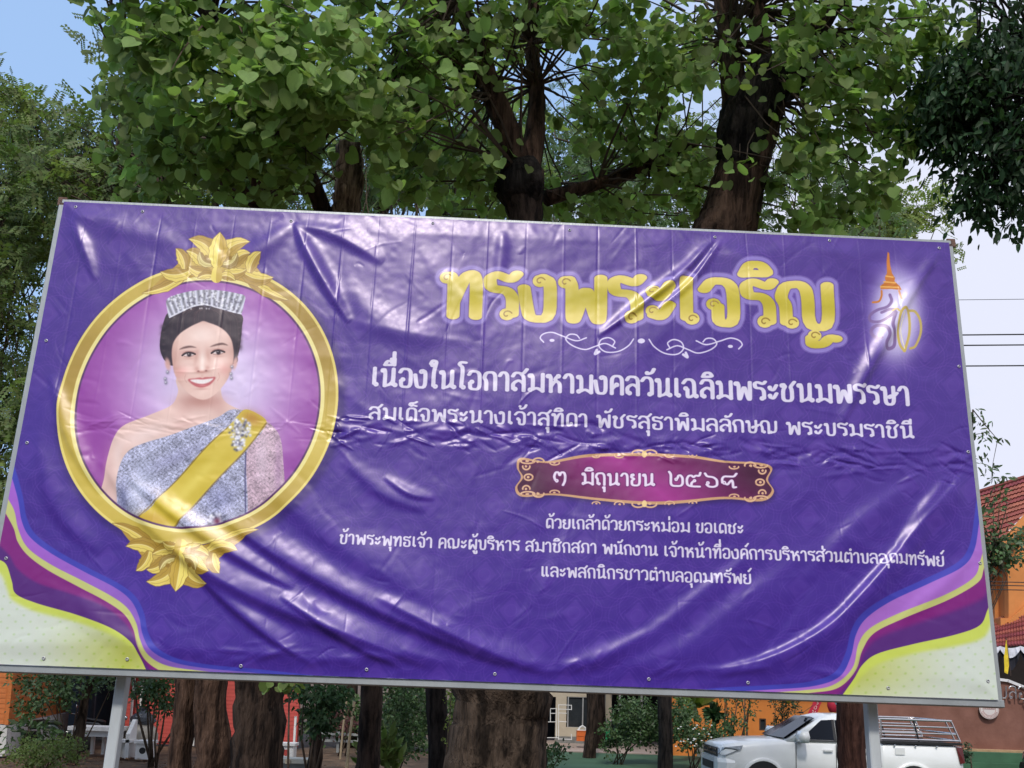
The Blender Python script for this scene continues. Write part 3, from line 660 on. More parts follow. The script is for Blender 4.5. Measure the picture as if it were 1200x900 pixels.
# ---- rectify onto the banner's own rectangle
def homog(src, dst):
    A = []
    for (x, y), (u, v) in zip(src, dst):
        A.append([x, y, 1, 0, 0, 0, -u*x, -u*y, -u]); A.append([0, 0, 0, x, y, 1, -v*x, -v*y, -v])
    return np.linalg.svd(np.array(A, float))[2][-1].reshape(3, 3)
BQ = [(76, 237), (1112, 285), (1169, 820), (-26, 778)]
Hm = homog([(0, 1), (1, 1), (1, 0), (0, 0)], BQ)          # banner uv -> sheet
TW, THh = 3000, 1560
uu, vv = np.meshgrid((np.arange(TW)+.5)/TW, (np.arange(THh)+.5)/THh)
den = Hm[2, 0]*uu+Hm[2, 1]*vv+Hm[2, 2]
sx = ((Hm[0, 0]*uu+Hm[0, 1]*vv+Hm[0, 2])/den-PX0)*PSC; sy = ((Hm[1, 0]*uu+Hm[1, 1]*vv+Hm[1, 2])/den-PY0)*PSC
sx = np.clip(sx, 0, PCW-2); sy = np.clip(sy, 0, PCH-2)
ix = sx.astype(int); iy = sy.astype(int); fx = (sx-ix)[..., None].astype(np.float32); fy = (sy-iy)[..., None].astype(np.float32)
ART = (CAN[iy, ix]*(1-fx)+CAN[iy, ix+1]*fx)*(1-fy)+(CAN[iy+1, ix]*(1-fx)+CAN[iy+1, ix+1]*fx)*fy
ART = np.clip(ART, 0, 1).astype(np.float32)
Hinv = np.linalg.inv(Hm)
def uvof(x, y):
    q = Hinv@np.array([x, y, 1.]); return q[0]/q[2], q[1]/q[2]
del CAN, GX, GY, uu, vv, den, sx, sy, ix, iy, fx, fy
# ------------------------------------------------------------------ billboard: vinyl banner on a steel frame
BTL, BTR, BBR, BBL = [np.array(p) for p in ((-3.081, 5.390, 5.355), (2.917, 5.511, 5.329), (2.912, 5.118, 2.237), (-3.086, 4.996, 2.262))]
bu = (BTR-BTL); bw = np.linalg.norm(bu); bu /= bw
bv = (BTL-BBL); bh = np.linalg.norm(bv); bv /= bh
bn = np.cross(bu, bv); bn /= np.linalg.norm(bn)          # towards the viewer
def B(u, v, d=0.): return BBL+bu*(u*bw)+bv*(v*bh)+bn*d
NU, NV = 760, 400
U, V = np.meshgrid(np.linspace(0, 1, NU), np.linspace(0, 1, NV))
den = Hm[2, 0]*U+Hm[2, 1]*V+Hm[2, 2]
QX = (Hm[0, 0]*U+Hm[0, 1]*V+Hm[0, 2])/den; QY = (Hm[1, 0]*U+Hm[1, 1]*V+Hm[1, 2])/den
DZ = np.zeros(U.shape)
def fold(QX, QY, DZ, pts, w, amp, skew=0.):
    """a crease running along a line, fading at both ends"""
    p = crv(pts, 6); x0, y0 = p.min(0)-w*3.5; x1, y1 = p.max(0)+w*3.5
    m = (QX > x0) & (QX < x1) & (QY > y0) & (QY < y1)
    if not m.any(): return
    X, Y = QX[m], QY[m]; best = np.full(X.shape, 1e9); tt = np.zeros(X.shape); sg = np.zeros(X.shape); n = len(p)-1
    for i in range(n):
        a, b = p[i], p[i+1]; e = b-a; t = ((X-a[0])*e[0]+(Y-a[1])*e[1])/(e@e+1e-9); tc_ = np.clip(t, 0, 1)
        dx = X-a[0]-tc_*e[0]; dy = Y-a[1]-tc_*e[1]; d = np.hypot(dx, dy); k = d < best
        best[k] = d[k]; tt[k] = (i+tc_[k])/n; sg[k] = np.sign(dx*e[1]-dy*e[0])[k]
    tp = np.sin(np.pi*np.clip(tt, .0, 1))**.7
    ww = w*(.55+.6*tp)*(1+skew*sg)
    DZ[m] += amp*tp*np.exp(-(best/ww)**2)
FOLDS = [
 # broad drapes of the lower left, running down to the right
 ([(120, 540), (170, 610), (240, 668), (330, 715), (430, 752), (520, 788)], 15, .020, .5), ([(200, 640), (260, 700), (310, 742), (350, 770)], 9, .016, .5),
 ([(250, 600), (330, 655), (420, 705), (520, 750), (600, 782)], 13, .020, .5), ([(300, 560), (400, 640), (500, 700), (590, 745)], 20, .012, .3),
 ([(150, 560), (215, 612), (290, 660), (345, 690)], 10, .015, .5), ([(330, 700), (385, 738), (430, 764), (470, 782)], 8, .013, .5),
 ([(90, 700), (130, 740), (190, 770)], 12, .008, 0), ([(440, 700), (520, 740), (600, 775), (650, 792)], 10, .014, .4),
 # lower right, rising to the edge
 ([(820, 790), (900, 772), (965, 738), (1010, 695), (1070, 625), (1132, 552)], 12, .020, -.5), ([(720, 790), (800, 760), (880, 700), (960, 640)], 20, .010, -.3),
 ([(690, 780), (760, 745), (830, 690), (880, 650)], 12, .008, -.3), ([(640, 790), (700, 770), (760, 740)], 9, .007, 0), ([(940, 680), (1010, 610), (1080, 560)], 14, .008, -.3),
 # rays from the eyelets of the upper edge
 ([(346, 262), (360, 295), (385, 340), (410, 380)], 7, .015, .4), ([(346, 262), (400, 280), (450, 310)], 9, .010, .4), ([(346, 262), (310, 290), (270, 305)], 10, .008, 0),
 ([(838, 280), (800, 322), (752, 360), (700, 396)], 5, .014, -.4), ([(846, 282), (812, 330), (770, 366)], 3.5, .009, 0), ([(838, 280), (880, 320), (900, 380)], 12, .006, 0),
 ([(1100, 298), (1068, 345), (1040, 395), (1012, 445), (985, 500)], 8, .016, -.4), ([(84, 258), (98, 290), (112, 330)], 6, .010, .3), ([(84, 250), (140, 268), (220, 290)], 12, .006, 0),
 ([(590, 272), (588, 300), (582, 340)], 7, .006, 0), ([(1110, 560), (1080, 600), (1050, 640)], 7, .009, 0), ([(1140, 650), (1100, 690), (1050, 730)], 9, .006, 0),
 ([(60, 440), (85, 520), (120, 580)], 9, .012, .4), ([(45, 520), (70, 600), (120, 650)], 12, .008, .3),
 ([(400, 330), (450, 380), (520, 400)], 16, .008, 0), ([(520, 320), (545, 350), (560, 400)], 10, .006, 0), ([(400, 540), (450, 580), (500, 600)], 10, .007, .4), ([(450, 560), (480, 580), (510, 586)], 5, .006, .4),
]
for p_, w_, a_, k_ in FOLDS: fold(QX, QY, DZ, p_, w_, a_*1.7, k_)
r_ = np.random.RandomState(11)
for k in range(90):                                  # loose soft dents all over
    x = r_.uniform(40, 1130); y = r_.uniform(260, 790); L = r_.uniform(30, 110); a = r_.normal(.25 if x < 600 else -.5, .6)
    fold(QX, QY, DZ, [(x-L*math.cos(a), y-L*math.sin(a)), (x, y+r_.uniform(-6, 6)), (x+L*math.cos(a), y+L*math.sin(a))], r_.uniform(6, 18), r_.uniform(.001, .0042)*r_.choice([1, 1, -1]), r_.uniform(-.4, .4))
for k in range(44):                                   # puckers pulled in along the lower edge
    x = r_.uniform(180, 980); y = 786+.034*(x-300)+r_.uniform(-22, 0); L = r_.uniform(10, 34); a = r_.normal(.15 if x < 640 else -.35, .3)
    fold(QX, QY, DZ, [(x-L*math.cos(a), y-L*math.sin(a)), (x, y), (x+L*math.cos(a), y+L*math.sin(a))], r_.uniform(2.5, 6), r_.uniform(.002, .006))
edge = np.minimum(np.minimum(U*bw, (1-U)*bw), np.minimum(V*bh, (1-V)*bh)); ef = np.clip(edge/.14, 0, 1); ef = ef*ef*(3-2*ef)
low = smooth_noise(NU, NV, 9, r_)*.018+smooth_noise(NU, NV, 26, r_)*.004+smooth_noise(NU, NV, 70, r_)*.0010
DZ = (DZ+low-.004)*(.08+.92*ef)
PTS = BBL[None, None]+bu*(U*bw)[..., None]+bv*(V*bh)[..., None]+bn*(DZ+.006)[..., None]
me = bpy.data.meshes.new('banner_sheet')
me.vertices.add(NU*NV); me.vertices.foreach_set('co', PTS.reshape(-1).astype(np.float32))
idx = np.arange(NU*NV).reshape(NV, NU); q = np.stack([idx[:-1, :-1], idx[:-1, 1:], idx[1:, 1:], idx[1:, :-1]], -1).reshape(-1, 4)
me.loops.add(q.size); me.loops.foreach_set('vertex_index', q.reshape(-1).astype(np.int32)); me.polygons.add(len(q))
me.polygons.foreach_set('loop_start', np.arange(0, q.size, 4, dtype=np.int32)); me.polygons.foreach_set('loop_total', np.full(len(q), 4, np.int32))
me.update(); me.polygons.foreach_set('use_smooth', np.ones(len(q), bool))
uvl = me.uv_layers.new(name='uv'); uvs = np.stack([U, V], -1).reshape(-1, 2)[q.reshape(-1)]; uvl.data.foreach_set('uv', uvs.reshape(-1).astype(np.float32)); me.validate()

# fine creases, kept as a height map on the same sheet
HS = np.zeros((780, 1500)); u2, v2 = np.meshgrid((np.arange(1500)+.5)/1500, (np.arange(780)+.5)/780)
dn = Hm[2, 0]*u2+Hm[2, 1]*v2+Hm[2, 2]; HX = (Hm[0, 0]*u2+Hm[0, 1]*v2+Hm[0, 2])/dn; HY = (Hm[1, 0]*u2+Hm[1, 1]*v2+Hm[1, 2])/dn
for i in range(27):                                   # packing folds, evenly spaced
    x = -10+i*44.5+r_.uniform(-2, 2); dxl = .045
    for (ya, yb, am) in ((250, 510, r_.uniform(.25, .9)), (560, 790, r_.uniform(.0, .3))):
        xa = x+(400-ya)*(734-x)/3700.; xb = x+(400-yb)*(734-x)/3700.
        fold(HX, HY, HS, [(xa, ya), ((xa+xb)/2+r_.uniform(-1, 1), (ya+yb)/2), (xb, yb)], 1.3, am*(1 if i % 2 else -1)*.8)
for k in range(230):                                  # the crumpled line across the middle
    x = r_.uniform(385, 1135); y = 506+(x-385)*.052+r_.normal(0, 9); L = r_.uniform(6, 24); a = r_.normal(.12, .32)
    fold(HX, HY, HS, [(x-L*math.cos(a), y-L*math.sin(a)), (x, y+r_.uniform(-2, 2)), (x+L*math.cos(a), y+L*math.sin(a))], r_.uniform(1.6, 3.6), r_.uniform(.6, 1.7)*r_.choice([1, -1]))
for k in range(60):
    x = r_.uniform(80, 380); y = 500+r_.normal(0, 8); L = r_.uniform(8, 26); a = r_.normal(.1, .3)
    fold(HX, HY, HS, [(x-L*math.cos(a), y-L*math.sin(a)), (x, y), (x+L*math.cos(a), y+L*math.sin(a))], r_.uniform(1.2, 2.4), r_.uniform(.2, .6)*r_.choice([1, -1]))
for k in range(420):
    x = r_.uniform(20, 1150); y = r_.uniform(245, 800); L = r_.uniform(5, 30); a = r_.uniform(-1.2, 1.2)
    fold(HX, HY, HS, [(x-L*math.cos(a), y-L*math.sin(a)), (x+r_.uniform(-4, 4), y+r_.uniform(-4, 4)), (x+L*math.cos(a), y+L*math.sin(a))], r_.uniform(1.4, 4.5), r_.uniform(.12, .55)*r_.choice([1, -1]))
HS += smooth_noise(1500, 780, 150, r_)*.32+smooth_noise(1500, 780, 60, r_)*.5
HS = np.clip(.5+HS*.14, 0, 1)
def numpy_image(name, arr, data=False):
    h, w = arr.shape[:2]; im = bpy.data.images.new(name, w, h, alpha=False, float_buffer=data)
    if data: im.colorspace_settings.name = 'Non-Color'
    px = np.ones((h, w, 4), np.float32); px[..., :3] = arr if arr.ndim == 3 else arr[..., None]
    im.pixels.foreach_set(px.reshape(-1)); im.update(); im.pack(); return im
art_im = numpy_image('banner_print', ART); h_im = numpy_image('banner_creases', HS.astype(np.float32), True)
m = bpy.data.materials.new('printed_vinyl'); m.use_nodes = True; n, l = m.node_tree.nodes, m.node_tree.links; b = n['Principled BSDF']
ti = n.new('ShaderNodeTexImage'); ti.image = art_im; ti.interpolation = 'Cubic'; th_ = n.new('ShaderNodeTexImage'); th_.image = h_im; th_.interpolation = 'Cubic'
bp = n.new('ShaderNodeBump'); bp.inputs['Strength'].default_value = 1; bp.inputs['Distance'].default_value = .022
l.new(ti.outputs[0], b.inputs['Base Color']); l.new(th_.outputs[0], bp.inputs['Height']); l.new(bp.outputs[0], b.inputs['Normal'])
b.inputs['Roughness'].default_value = .27; b.inputs['Specular IOR Level'].default_value = .44; b.inputs['Specular Tint'].default_value = (1, .90, .96, 1)
no = n.new('ShaderNodeTexNoise'); no.inputs['Scale'].default_value = 40; tcn = n.new('ShaderNodeTexCoord'); l.new(tcn.outputs['Object'], no.inputs[0])
mr = n.new('ShaderNodeMapRange'); mr.inputs[3].default_value = .27; mr.inputs[4].default_value = .38; l.new(no.outputs[0], mr.inputs[0]); l.new(mr.outputs[0], b.inputs['Roughness'])
me.materials.append(m)
banner = link('vinyl_banner', me)
tag(banner, 'purple printed vinyl banner with gold framed portrait and Thai greeting, stretched on the steel frame', 'banner')
# eyelets
eyem = mat('eyelet_metal', (.42, .42, .45), .5, .2, 30, metal=.6)
e = MB(); e.lathe((0, 0, 0), [(.0045, -.004), (.0045, .002), (.007, .004), (.010, .003), (.011, 0)], 12, cap=False)
eyo = e.build('eyelet', eyem, banner); first = True
eyelets = [(90, 244), (168, 249), (342, 260), (508, 263), (668, 271), (838, 279), (972, 283), (1100, 292), (1134, 530), (1124, 430), (1148, 660), (1156, 798), (1040, 806), (876, 800), (760, 796), (580, 790), (430, 785), (283, 781), (150, 773), (52, 772), (33, 520), (55, 400), (8, 655)]
Am = Matrix(((bu[0], bv[0], bn[0]), (bu[1], bv[1], bn[1]), (bu[2], bv[2], bn[2]))).to_4x4()
for (x, y) in eyelets:
    u, v = uvof(x, y); u = min(max(u, .004), .996); v = min(max(v, .008), .992)
    z = DZ[int(round(v*(NV-1))), int(round(u*(NU-1)))]+.007
    if first: o = eyo; first = False
    else: o = eyo.copy(); COL.objects.link(o); o.parent = banner
    o.matrix_parent_inverse = Matrix.Identity(4); o.matrix_basis = Matrix.Translation(Vector(B(u, v, z))) @ Am

cornerm = 0; steel = mat('galvanised_steel', (.33, .35, .355), .45, .12, 5, bump=.1, bscale=60, metal=.25, stretch=(1, 1, .3))
postm = mat('pale_steel_post', (.46, .49, .50), .5, .14, 4, bump=.15, bscale=50, stretch=(1, 1, .2), metal=.1)
rust = mat('weathered_steel', (.34, .34, .33), .6, .35, 9, bump=.2, metal=.2)
fr = thing('billboard_frame', 'grey steel frame on two square posts carrying the purple banner', 'frame', B(.5, 0, -.06)*np.array([1, 1, 0]))
AX = [bu, bn, bv]
def rail(u0, v0, u1, v1, t, name='rail', mm=steel, dep=-.028):
    a = B(u0, v0, dep); b_ = B(u1, v1, dep); d = b_-a; L = np.linalg.norm(d); d /= L; s = np.cross(bn, d)
    MB().box((a+b_)/2, (t, .05, L), [s, bn, d], .004).build(name, mm, fr)
ex = .018/bw; ey = .018/bh
rail(-ex, 1+ey*.6, 1+ex, 1+ey*.6, .032); rail(-ex*2, -ey*1.15, 1+ex*2.2, -ey*1.15, .044)
rail(-ex*1.1, -ey*1.1, -ex*1.1, 1+ey*1.1, .04, dep=-.030); rail(1+ex*.9, -ey*1.2, 1+ex*.9, 1+ey*1.1, .034, dep=-.030)
for k in range(1, 6): rail(k/6+.01, .01, k/6+.01, .99, .038, 'upright', rust, -.058)
for k in (1, 2): rail(.004, k/3, .996, k/3, .038, 'crossbar', rust, -.112)
for px in (128, 1036):
    u, _ = uvof(px, 790 if px < 500 else 812)
    top = B(u, .97, -.20); a = B(u, -.012, -.20); k_ = a[2]/bv[2]; base = a-bv*(k_+.4)
    A_ = [bu, bn, bv]; L = np.linalg.norm(top-base)
    MB().box((top+base)/2, (.066, .066, L), A_, .006).build('post', postm, fr)
    MB().box(B(u, .05, -.140), (.02, .03, .08), A_).build('bracket', rust, fr); MB().box(B(u, .9, -.140), (.02, .03, .08), A_).build('bracket', rust, fr)
# back sheet behind the vinyl

for (u, v) in ((-.0035, 1.004), (1.004, 1.003)):
    MB().box(B(u, v, -.012), (.06, .014, .06), [bu, bn, bv], .004).build('corner_plate', mat('rusty_plate', (.13, .07, .05), .8, .4, 20, bump=.3) if 'rusty_plate' not in MATS else MATS['rusty_plate'], fr)
# ------------------------------------------------------------------ ground
soil = mat('soil_leaf_litter', (.085, .055, .035), .95, .45, 2.2, bump=.8, bscale=22, col2=(.16, .10, .06))
court = mat('green_ground', (.045, .10, .055), .8, .25, .8, bump=.2, bscale=12)
pave = mat('pale_paving', (.36, .28, .24), .85, .15, 1.2, bump=.25, bscale=18)
def sheet(name, pts, z, m):
    o = MB().prism([(x, y, z-.05) for x, y in pts], (0, 0, .05)).build(name, m); struct(o); return o
n_ = 90; gx, gy = np.meshgrid(np.concatenate([[-1500, -300, -90], np.linspace(-40, 40, n_), [90, 300, 1500]]), np.concatenate([[-900, -150, -20], np.linspace(2, 60, n_), [150, 400, 2500]]))
gz = np.array([[ .05*math.sin(x*1.3+y*.7)*math.sin(y*.9-x*.4)*(1 if abs(x) < 40 and 2 < y < 19 else 0)-.06 for x, y in zip(a, b_)] for a, b_ in zip(gx, gy)])
k_ = n_+6; g = MB(); g.add(np.stack([gx, gy, gz], -1).reshape(-1, 3), [(i*k_+j, i*k_+j+1, (i+1)*k_+j+1, (i+1)*k_+j) for i in range(k_-1) for j in range(k_-1)])
struct(g.build('ground', soil, smooth=True))
def gpt(px, Y): return W(px, 800, Y)[0]
sheet('green_court', [(gpt(470, 15.5), 15.5), (30, 15.5), (34, 29), (gpt(560, 29), 29), (gpt(500, 22), 22)], .004, court)
sheet('pavement', [(gpt(560, 29.06), 29.06), (gpt(800, 29.06), 29.06), (gpt(800, 33), 36), (gpt(560, 33), 36)], .03, pave)
litter_c = mat('dry_leaf', (.17, .085, .04), .85, .4, 3, island=.45)
rl = np.random.RandomState(21)
vs = []; fs = []
for k in range(2600):
    y = rl.uniform(11, 22.5); x = gpt(rl.uniform(-40, 470), y); a = rl.uniform(0, 6.28); s = rl.uniform(.03, .07); o = len(vs); t = rl.uniform(-.02, .03)
    c, s_ = math.cos(a)*s, math.sin(a)*s
    z = .01+rl.uniform(0, .02); vs += [(x-c, y-s_, z), (x+s_*.6, y-c*.6, z+t), (x+c, y+s_, z+.01), (x-s_*.6, y+c*.6, z+t)]; fs.append((o, o+1, o+2, o+3))
stuff(MB().add(vs, fs).build('fallen_leaves', litter_c))

# ------------------------------------------------------------------ walls of houses, by pixel column and real size
def wallbox(mb, p0, p1, z0, z1, t=.12):
    """upright wall from p0 to p1 (x, y), t thick away from the viewer"""
    a = np.array([*p0, 0.]); b_ = np.array([*p1, 0.]); d = b_-a; L = np.linalg.norm(d); d /= L; nrm = np.array([-d[1], d[0], 0])
    mb.box((a+b_)/2+nrm*t/2+np.array([0, 0, (z0+z1)/2]), (L, t, z1-z0), [d, nrm, [0, 0, 1]]); return mb
def xy(px, Y): return (W(px, 800, Y)[0], Y)
def on(p0, p1, s, z, off=0.):
    a = np.array([*p0, 0.]); b_ = np.array([*p1, 0.]); d = (b_-a)/np.linalg.norm(b_-a); nrm = np.array([-d[1], d[0], 0])
    return a+d*s-nrm*off+np.array([0, 0, z]), d, nrm

# left: orange timber house on a white base
orange_t = mat('orange_boards', (.52, .155, .035), .6, .18, 3, bump=.15, stretch=(.5, .5, 6)); white_w = mat('white_render', (.62, .60, .57), .85, .12, 2, bump=.2, col2=(.72, .71, .68))
h = thing('timber_house', 'orange boarded house on a white base at the left edge below the banner', 'house', (-16, 24, 0))
P0, P1, P2 = (xy(14, 22)[0]-6, 22.), xy(14, 22.), xy(84, 29.)
wallbox(wallbox(MB(), P0, P1, 0, .78, .2), P1, P2, 0, .78, .2).build('base_wall', white_w, h)
bd = MB(); ln = 0
for pa, pb in ((P0, P1), (P1, P2)):
    L = math.dist(pa, pb)
    for k in range(24):
        c, d, nr = on(pa, pb, L/2, .80+.13*k+.065, -.06)
        bd.add([c-d*L/2-nr*.016+np.array([0, 0, -.065]), c+d*L/2-nr*.016+np.array([0, 0, -.065]), c+d*L/2-nr*.006+np.array([0, 0, .067]), c-d*L/2-nr*.006+np.array([0, 0, .067]), c-d*L/2+nr*.05+np.array([0, 0, -.065]), c+d*L/2+nr*.05+np.array([0, 0, -.065]), c+d*L/2+nr*.05+np.array([0, 0, .067]), c-d*L/2+nr*.05+np.array([0, 0, .067])], [(0, 1, 2, 3), (4, 7, 6, 5), (0, 4, 5, 1), (3, 2, 6, 7), (0, 3, 7, 4), (1, 5, 6, 2)])
stuff(bd.build('siding', orange_t, h))
c, _, _ = on(P1, P2, 0, 2.3); MB().box(c+np.array([0, -.02, 0]), (.09, .09, 3.02)).build('corner_board', orange_t, h)
redtile = mat('red_roof_tile', (.27, .075, .055), .75, .3, 3, bump=.3, island=.25)
MB().prism([(P0[0]-1, 21.3, 3.95), (P1[0]+.6, 21.3, 3.95), (P2[0]+.8, 29.5, 3.95), (P2[0]-8, 29.5, 6.0), (P0[0]-1, 25, 6.0)], (0, 0, .12)).build('roof', redtile, h)

# dark carport with motorcycles
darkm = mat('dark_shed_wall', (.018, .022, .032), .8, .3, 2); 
sh = thing('carport', 'dark open carport between the orange house and the red house', 'shed', (-13, 28, 0))
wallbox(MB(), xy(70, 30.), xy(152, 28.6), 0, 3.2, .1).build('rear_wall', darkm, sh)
for px in (112, 148):
    p = xy(px, 26.5); MB().box((p[0], p[1], 1.6), (.09, .09, 3.2)).build('post', darkm, sh)
ra, rb = xy(60, 25.8), xy(158, 25.8); MB().prism([(ra[0], 25.8, 3.1), (rb[0], 25.8, 3.1), (rb[0], 31, 3.5), (ra[0], 31, 3.5)], (0, 0, .06)).build('roof', mat('grey_roof_sheet', (.2, .2, .21), .6, .2), sh)
blackp = mat('black_plastic', (.02, .021, .024), .35, .2, 8); tyre = mat('tyre_rubber', (.018, .018, .018), .85, .2, 20); chrome = mat('chrome', (.62, .63, .65), .18, .05, 8, metal=1.)
def motorcycle(loc, ang, label, body):
    t = thing('motorcycle', label, 'motorcycle', loc, 'motorcycles under the carport')
    def T(p): x, y, z = p; return np.array([loc[0]+x*math.cos(ang)-y*math.sin(ang), loc[1]+x*math.sin(ang)+y*math.cos(ang), z])
    ax = [np.array([math.cos(ang), math.sin(ang), 0]), np.array([0, 0, 1.]), np.array([-math.sin(ang), math.cos(ang), 0])]
    for x in (-.62, .62):
        w = MB().lathe(T((x, -.05, .28)), [(.20, 0), (.27, .01), (.28, .05), (.27, .09), (.20, .10)], 18, ax).build('wheel', tyre, t, True)
        fix_sub(w, MB().lathe(T((x, -.03, .28)), [(.03, -.02), (.19, 0), (.19, .06), (.03, .08)], 14, ax), 'rim', chrome)
    secs = [(-.75, .62, .06, .05), (-.5, .70, .13, .10), (-.1, .66, .14, .10), (.15, .48, .12, .08), (.35, .55, .13, .12), (.52, .82, .12, .10), (.6, .98, .08, .05)]
    rings = [[T((x, r*math.cos(a), z+r2*math.sin(a))) for a in np.linspace(0, 2*math.pi, 10, endpoint=False)] for x, z, r, r2 in secs]
    MB().loft(rings).build('body', body, t, True)
    MB().loft([[T((x, r*math.cos(a), z+.05*math.sin(a))) for a in np.linspace(0, 2*math.pi, 8, endpoint=False)] for x, z, r in ((-.72, .78, .06), (-.4, .82, .13), (0, .76, .12), (.1, .72, .05))]).build('seat', blackp, t, True)
    MB().tube([T((.62, 0, .3)), T((.5, 0, .95))], .03, 8).build('fork', chrome, t)
    MB().tube([T((.36, -.34, 1.05)), T((.46, -.15, 1.02)), T((.5, 0, 1.0)), T((.46, .15, 1.02)), T((.36, .34, 1.05))], .014, 6).build('handlebar', chrome, t)
    for s in (-1, 1):
        mm = MB().tube([T((.44, s*.22, 1.02)), T((.46, s*.3, 1.22))], .008, 5); mm.lathe(T((.46, s*.3, 1.25)), [(.01, -.02), (.06, 0), (.05, .02)], 10, [ax[2], ax[1], ax[0]]); mm.build('mirror', chrome, t)
    MB().lathe(T((.60, 0, .86)), [(.02, -.03), (.07, 0), (.06, .05), (.01, .07)], 12, [ax[2], ax[1], ax[0]]).build('headlight', chrome, t, True)
    return t
def motorcycle_at(px, Y, ang, label, body): p = xy(px, Y); return motorcycle((p[0], p[1], 0), ang, label, body)
motorcycle_at(74, 23.6, .25, 'dark scooter parked beside the white house base behind the shrubs', mat('dark_green_paint', (.03, .045, .045), .3, .1, coat=.5))
motorcycle_at(124, 25.2, .5, 'black motorcycle with shiny mirrors in the dark carport', mat('black_paint', (.015, .016, .02), .25, .1, coat=.6))

# red house
redw = mat('red_painted_boards', (.50, .075, .06), .6, .14, 2.5, bump=.12, stretch=(.4, .4, 5)); whitep = mat('white_paint', (.72, .71, .69), .6, .08, 4)
h = thing('red_house', 'bright red house wall with white trim seen between the brown trunks', 'house', (-9, 29, 0))
Ra, Rb = xy(138, 27.), xy(352, 27.5); L = math.dist(Ra, Rb)
bd = MB()
for k in range(30):
    c, d, nr = on(Ra, Rb, L/2, .15+.12*k, 0); bd.add([c-d*L/2-nr*.014+np.array([0, 0, -.06]), c+d*L/2-nr*.014+np.array([0, 0, -.06]), c+d*L/2-nr*.006+np.array([0, 0, .062]), c-d*L/2-nr*.006+np.array([0, 0, .062]), c-d*L/2+nr*.1+np.array([0, 0, -.06]), c+d*L/2+nr*.1+np.array([0, 0, .062])], [(0, 1, 2, 3), (0, 4, 1), (3, 2, 5)])
stuff(bd.build('siding', redw, h)); wallbox(MB(), Ra, Rb, 0, 3.6, .25).build('wall', redw, h).location = (0, .04, 0)
for px, hh in ((157, 2.6), (167, 2.3), (273, .5), (232, 1.2), (349, 1.0)):
    p = xy(px, 26.9); MB().box((p[0], p[1], hh/2), (.07, .06, hh), None, .01).build('trim_board', whitep, h)
MB().prism([(Ra[0]-.6, 26.2, 3.5), (Rb[0]+.6, 26.6, 3.5), (Rb[0]+.6, 33, 5.6), (Ra[0]-.6, 33, 5.6)], (0, 0, .1)).build('roof', redtile, h)

# garden furniture on the left
def box_at(mb, px, Y, z0, z1, w, d, ch=.0): p = xy(px, Y); mb.box((p[0], p[1], (z0+z1)/2), (w, d, z1-z0), None, ch); return mb
t = thing('concrete_table', 'white concrete garden table behind the left banner post', 'table', (*xy(120, 23), 0))
box_at(MB(), 121, 23, .66, .76, 1.32, .75, .02).build('tabletop', whitep, t); box_at(MB(), 121, 23.05, .5, .66, 1.15, .6).build('apron', whitep, t)
for px in (99, 115, 128, 142): box_at(MB(), px, 22.8 if px in (99, 142) else 23.3, .0, .5, .09, .09, .015).build('leg', whitep, t)
t = thing('concrete_bench', 'white concrete bench with curved arm beside the left post', 'bench', (*xy(152, 22.6), 0), )
box_at(MB(), 151, 22.6, .40, .47, .55, .4, .01).build('seat', whitep, t); box_at(MB(), 150, 22.7, 0, .4, .42, .28).build('plinth', whitep, t)
for px in (143.5, 159):
    p = xy(px, 22.6); MB().prism([(p[0]-.05, p[1]-.2, 0), (p[0]-.05, p[1]-.2, .62), (p[0]-.05, p[1]-.05, .78), (p[0]-.05, p[1]+.12, .98), (p[0]-.05, p[1]+.2, .98), (p[0]-.05, p[1]+.22, 0)], (.1, 0, 0)).build('arm', whitep, t)
lam = mat('dark_hole', (.03, .03, .03), .9)
for px, Y, lab in ((177, 22.5, 'white square concrete stool with a round hole, in front of the big jar'), (342.5, 23.2, 'white square concrete stool against the red wall, right of the darkest trunk')):
    t = thing('concrete_stool', lab, 'stool', (*xy(px, Y), 0), 'white concrete stools')
    box_at(MB(), px, Y, .40, .47, .46, .46, .02).build('seat', whitep, t); box_at(MB(), px, Y, 0, .40, .38, .38, .03).build('plinth', whitep, t)
    p = xy(px, Y); MB().lathe((p[0], p[1]-.188, .22), [(.0, -.002), (.085, -.002), (.085, .006), (0, .006)], 14, [[1, 0, 0], [0, 0, 1], [0, -1, 0]]).build('round_hole', lam if px < 200 else redw, t)
p = xy(171, 23.4); jar = MB().lathe((*p, 0), [(.22, 0), (.34, .12), (.42, .35), (.42, .55), (.34, .74), (.26, .82), (.28, .86)], 24).build('water_jar', mat('clay_jar', (.40, .36, .30), .7, .2, 4, bump=.2), None, True)
tag(jar, 'pale round clay water jar behind the white concrete stool', 'jar')
rb_ = np.random.RandomState(2); bag = MB(); rings = []
for z, r in ((.84, .30), (.92, .34), (1.02, .30), (1.12, .22), (1.2, .10), (1.26, .13)):
    rings.append([np.array([p[0]+math.cos(a)*r*(1+rb_.uniform(-.16, .16)), p[1]+math.sin(a)*r*(1+rb_.uniform(-.16, .16)), z+rb_.uniform(-.02, .02)]) for a in np.linspace(0, 2*math.pi, 14, endpoint=False)])
tag(bag.loft(rings).build('plastic_bag', mat('dark_plastic_film', (.05, .055, .065), .25, .3, 8, bump=.5)), 'crumpled dark plastic bag lying on top of the clay jar', 'bag')
conc = mat('grey_concrete', (.27, .28, .27), .85, .2, 3, bump=.4)
t = thing('stone_bench', 'long grey concrete bench of stacked slabs left of the slim dark trunk', 'bench', (*xy(348, 18), 0))
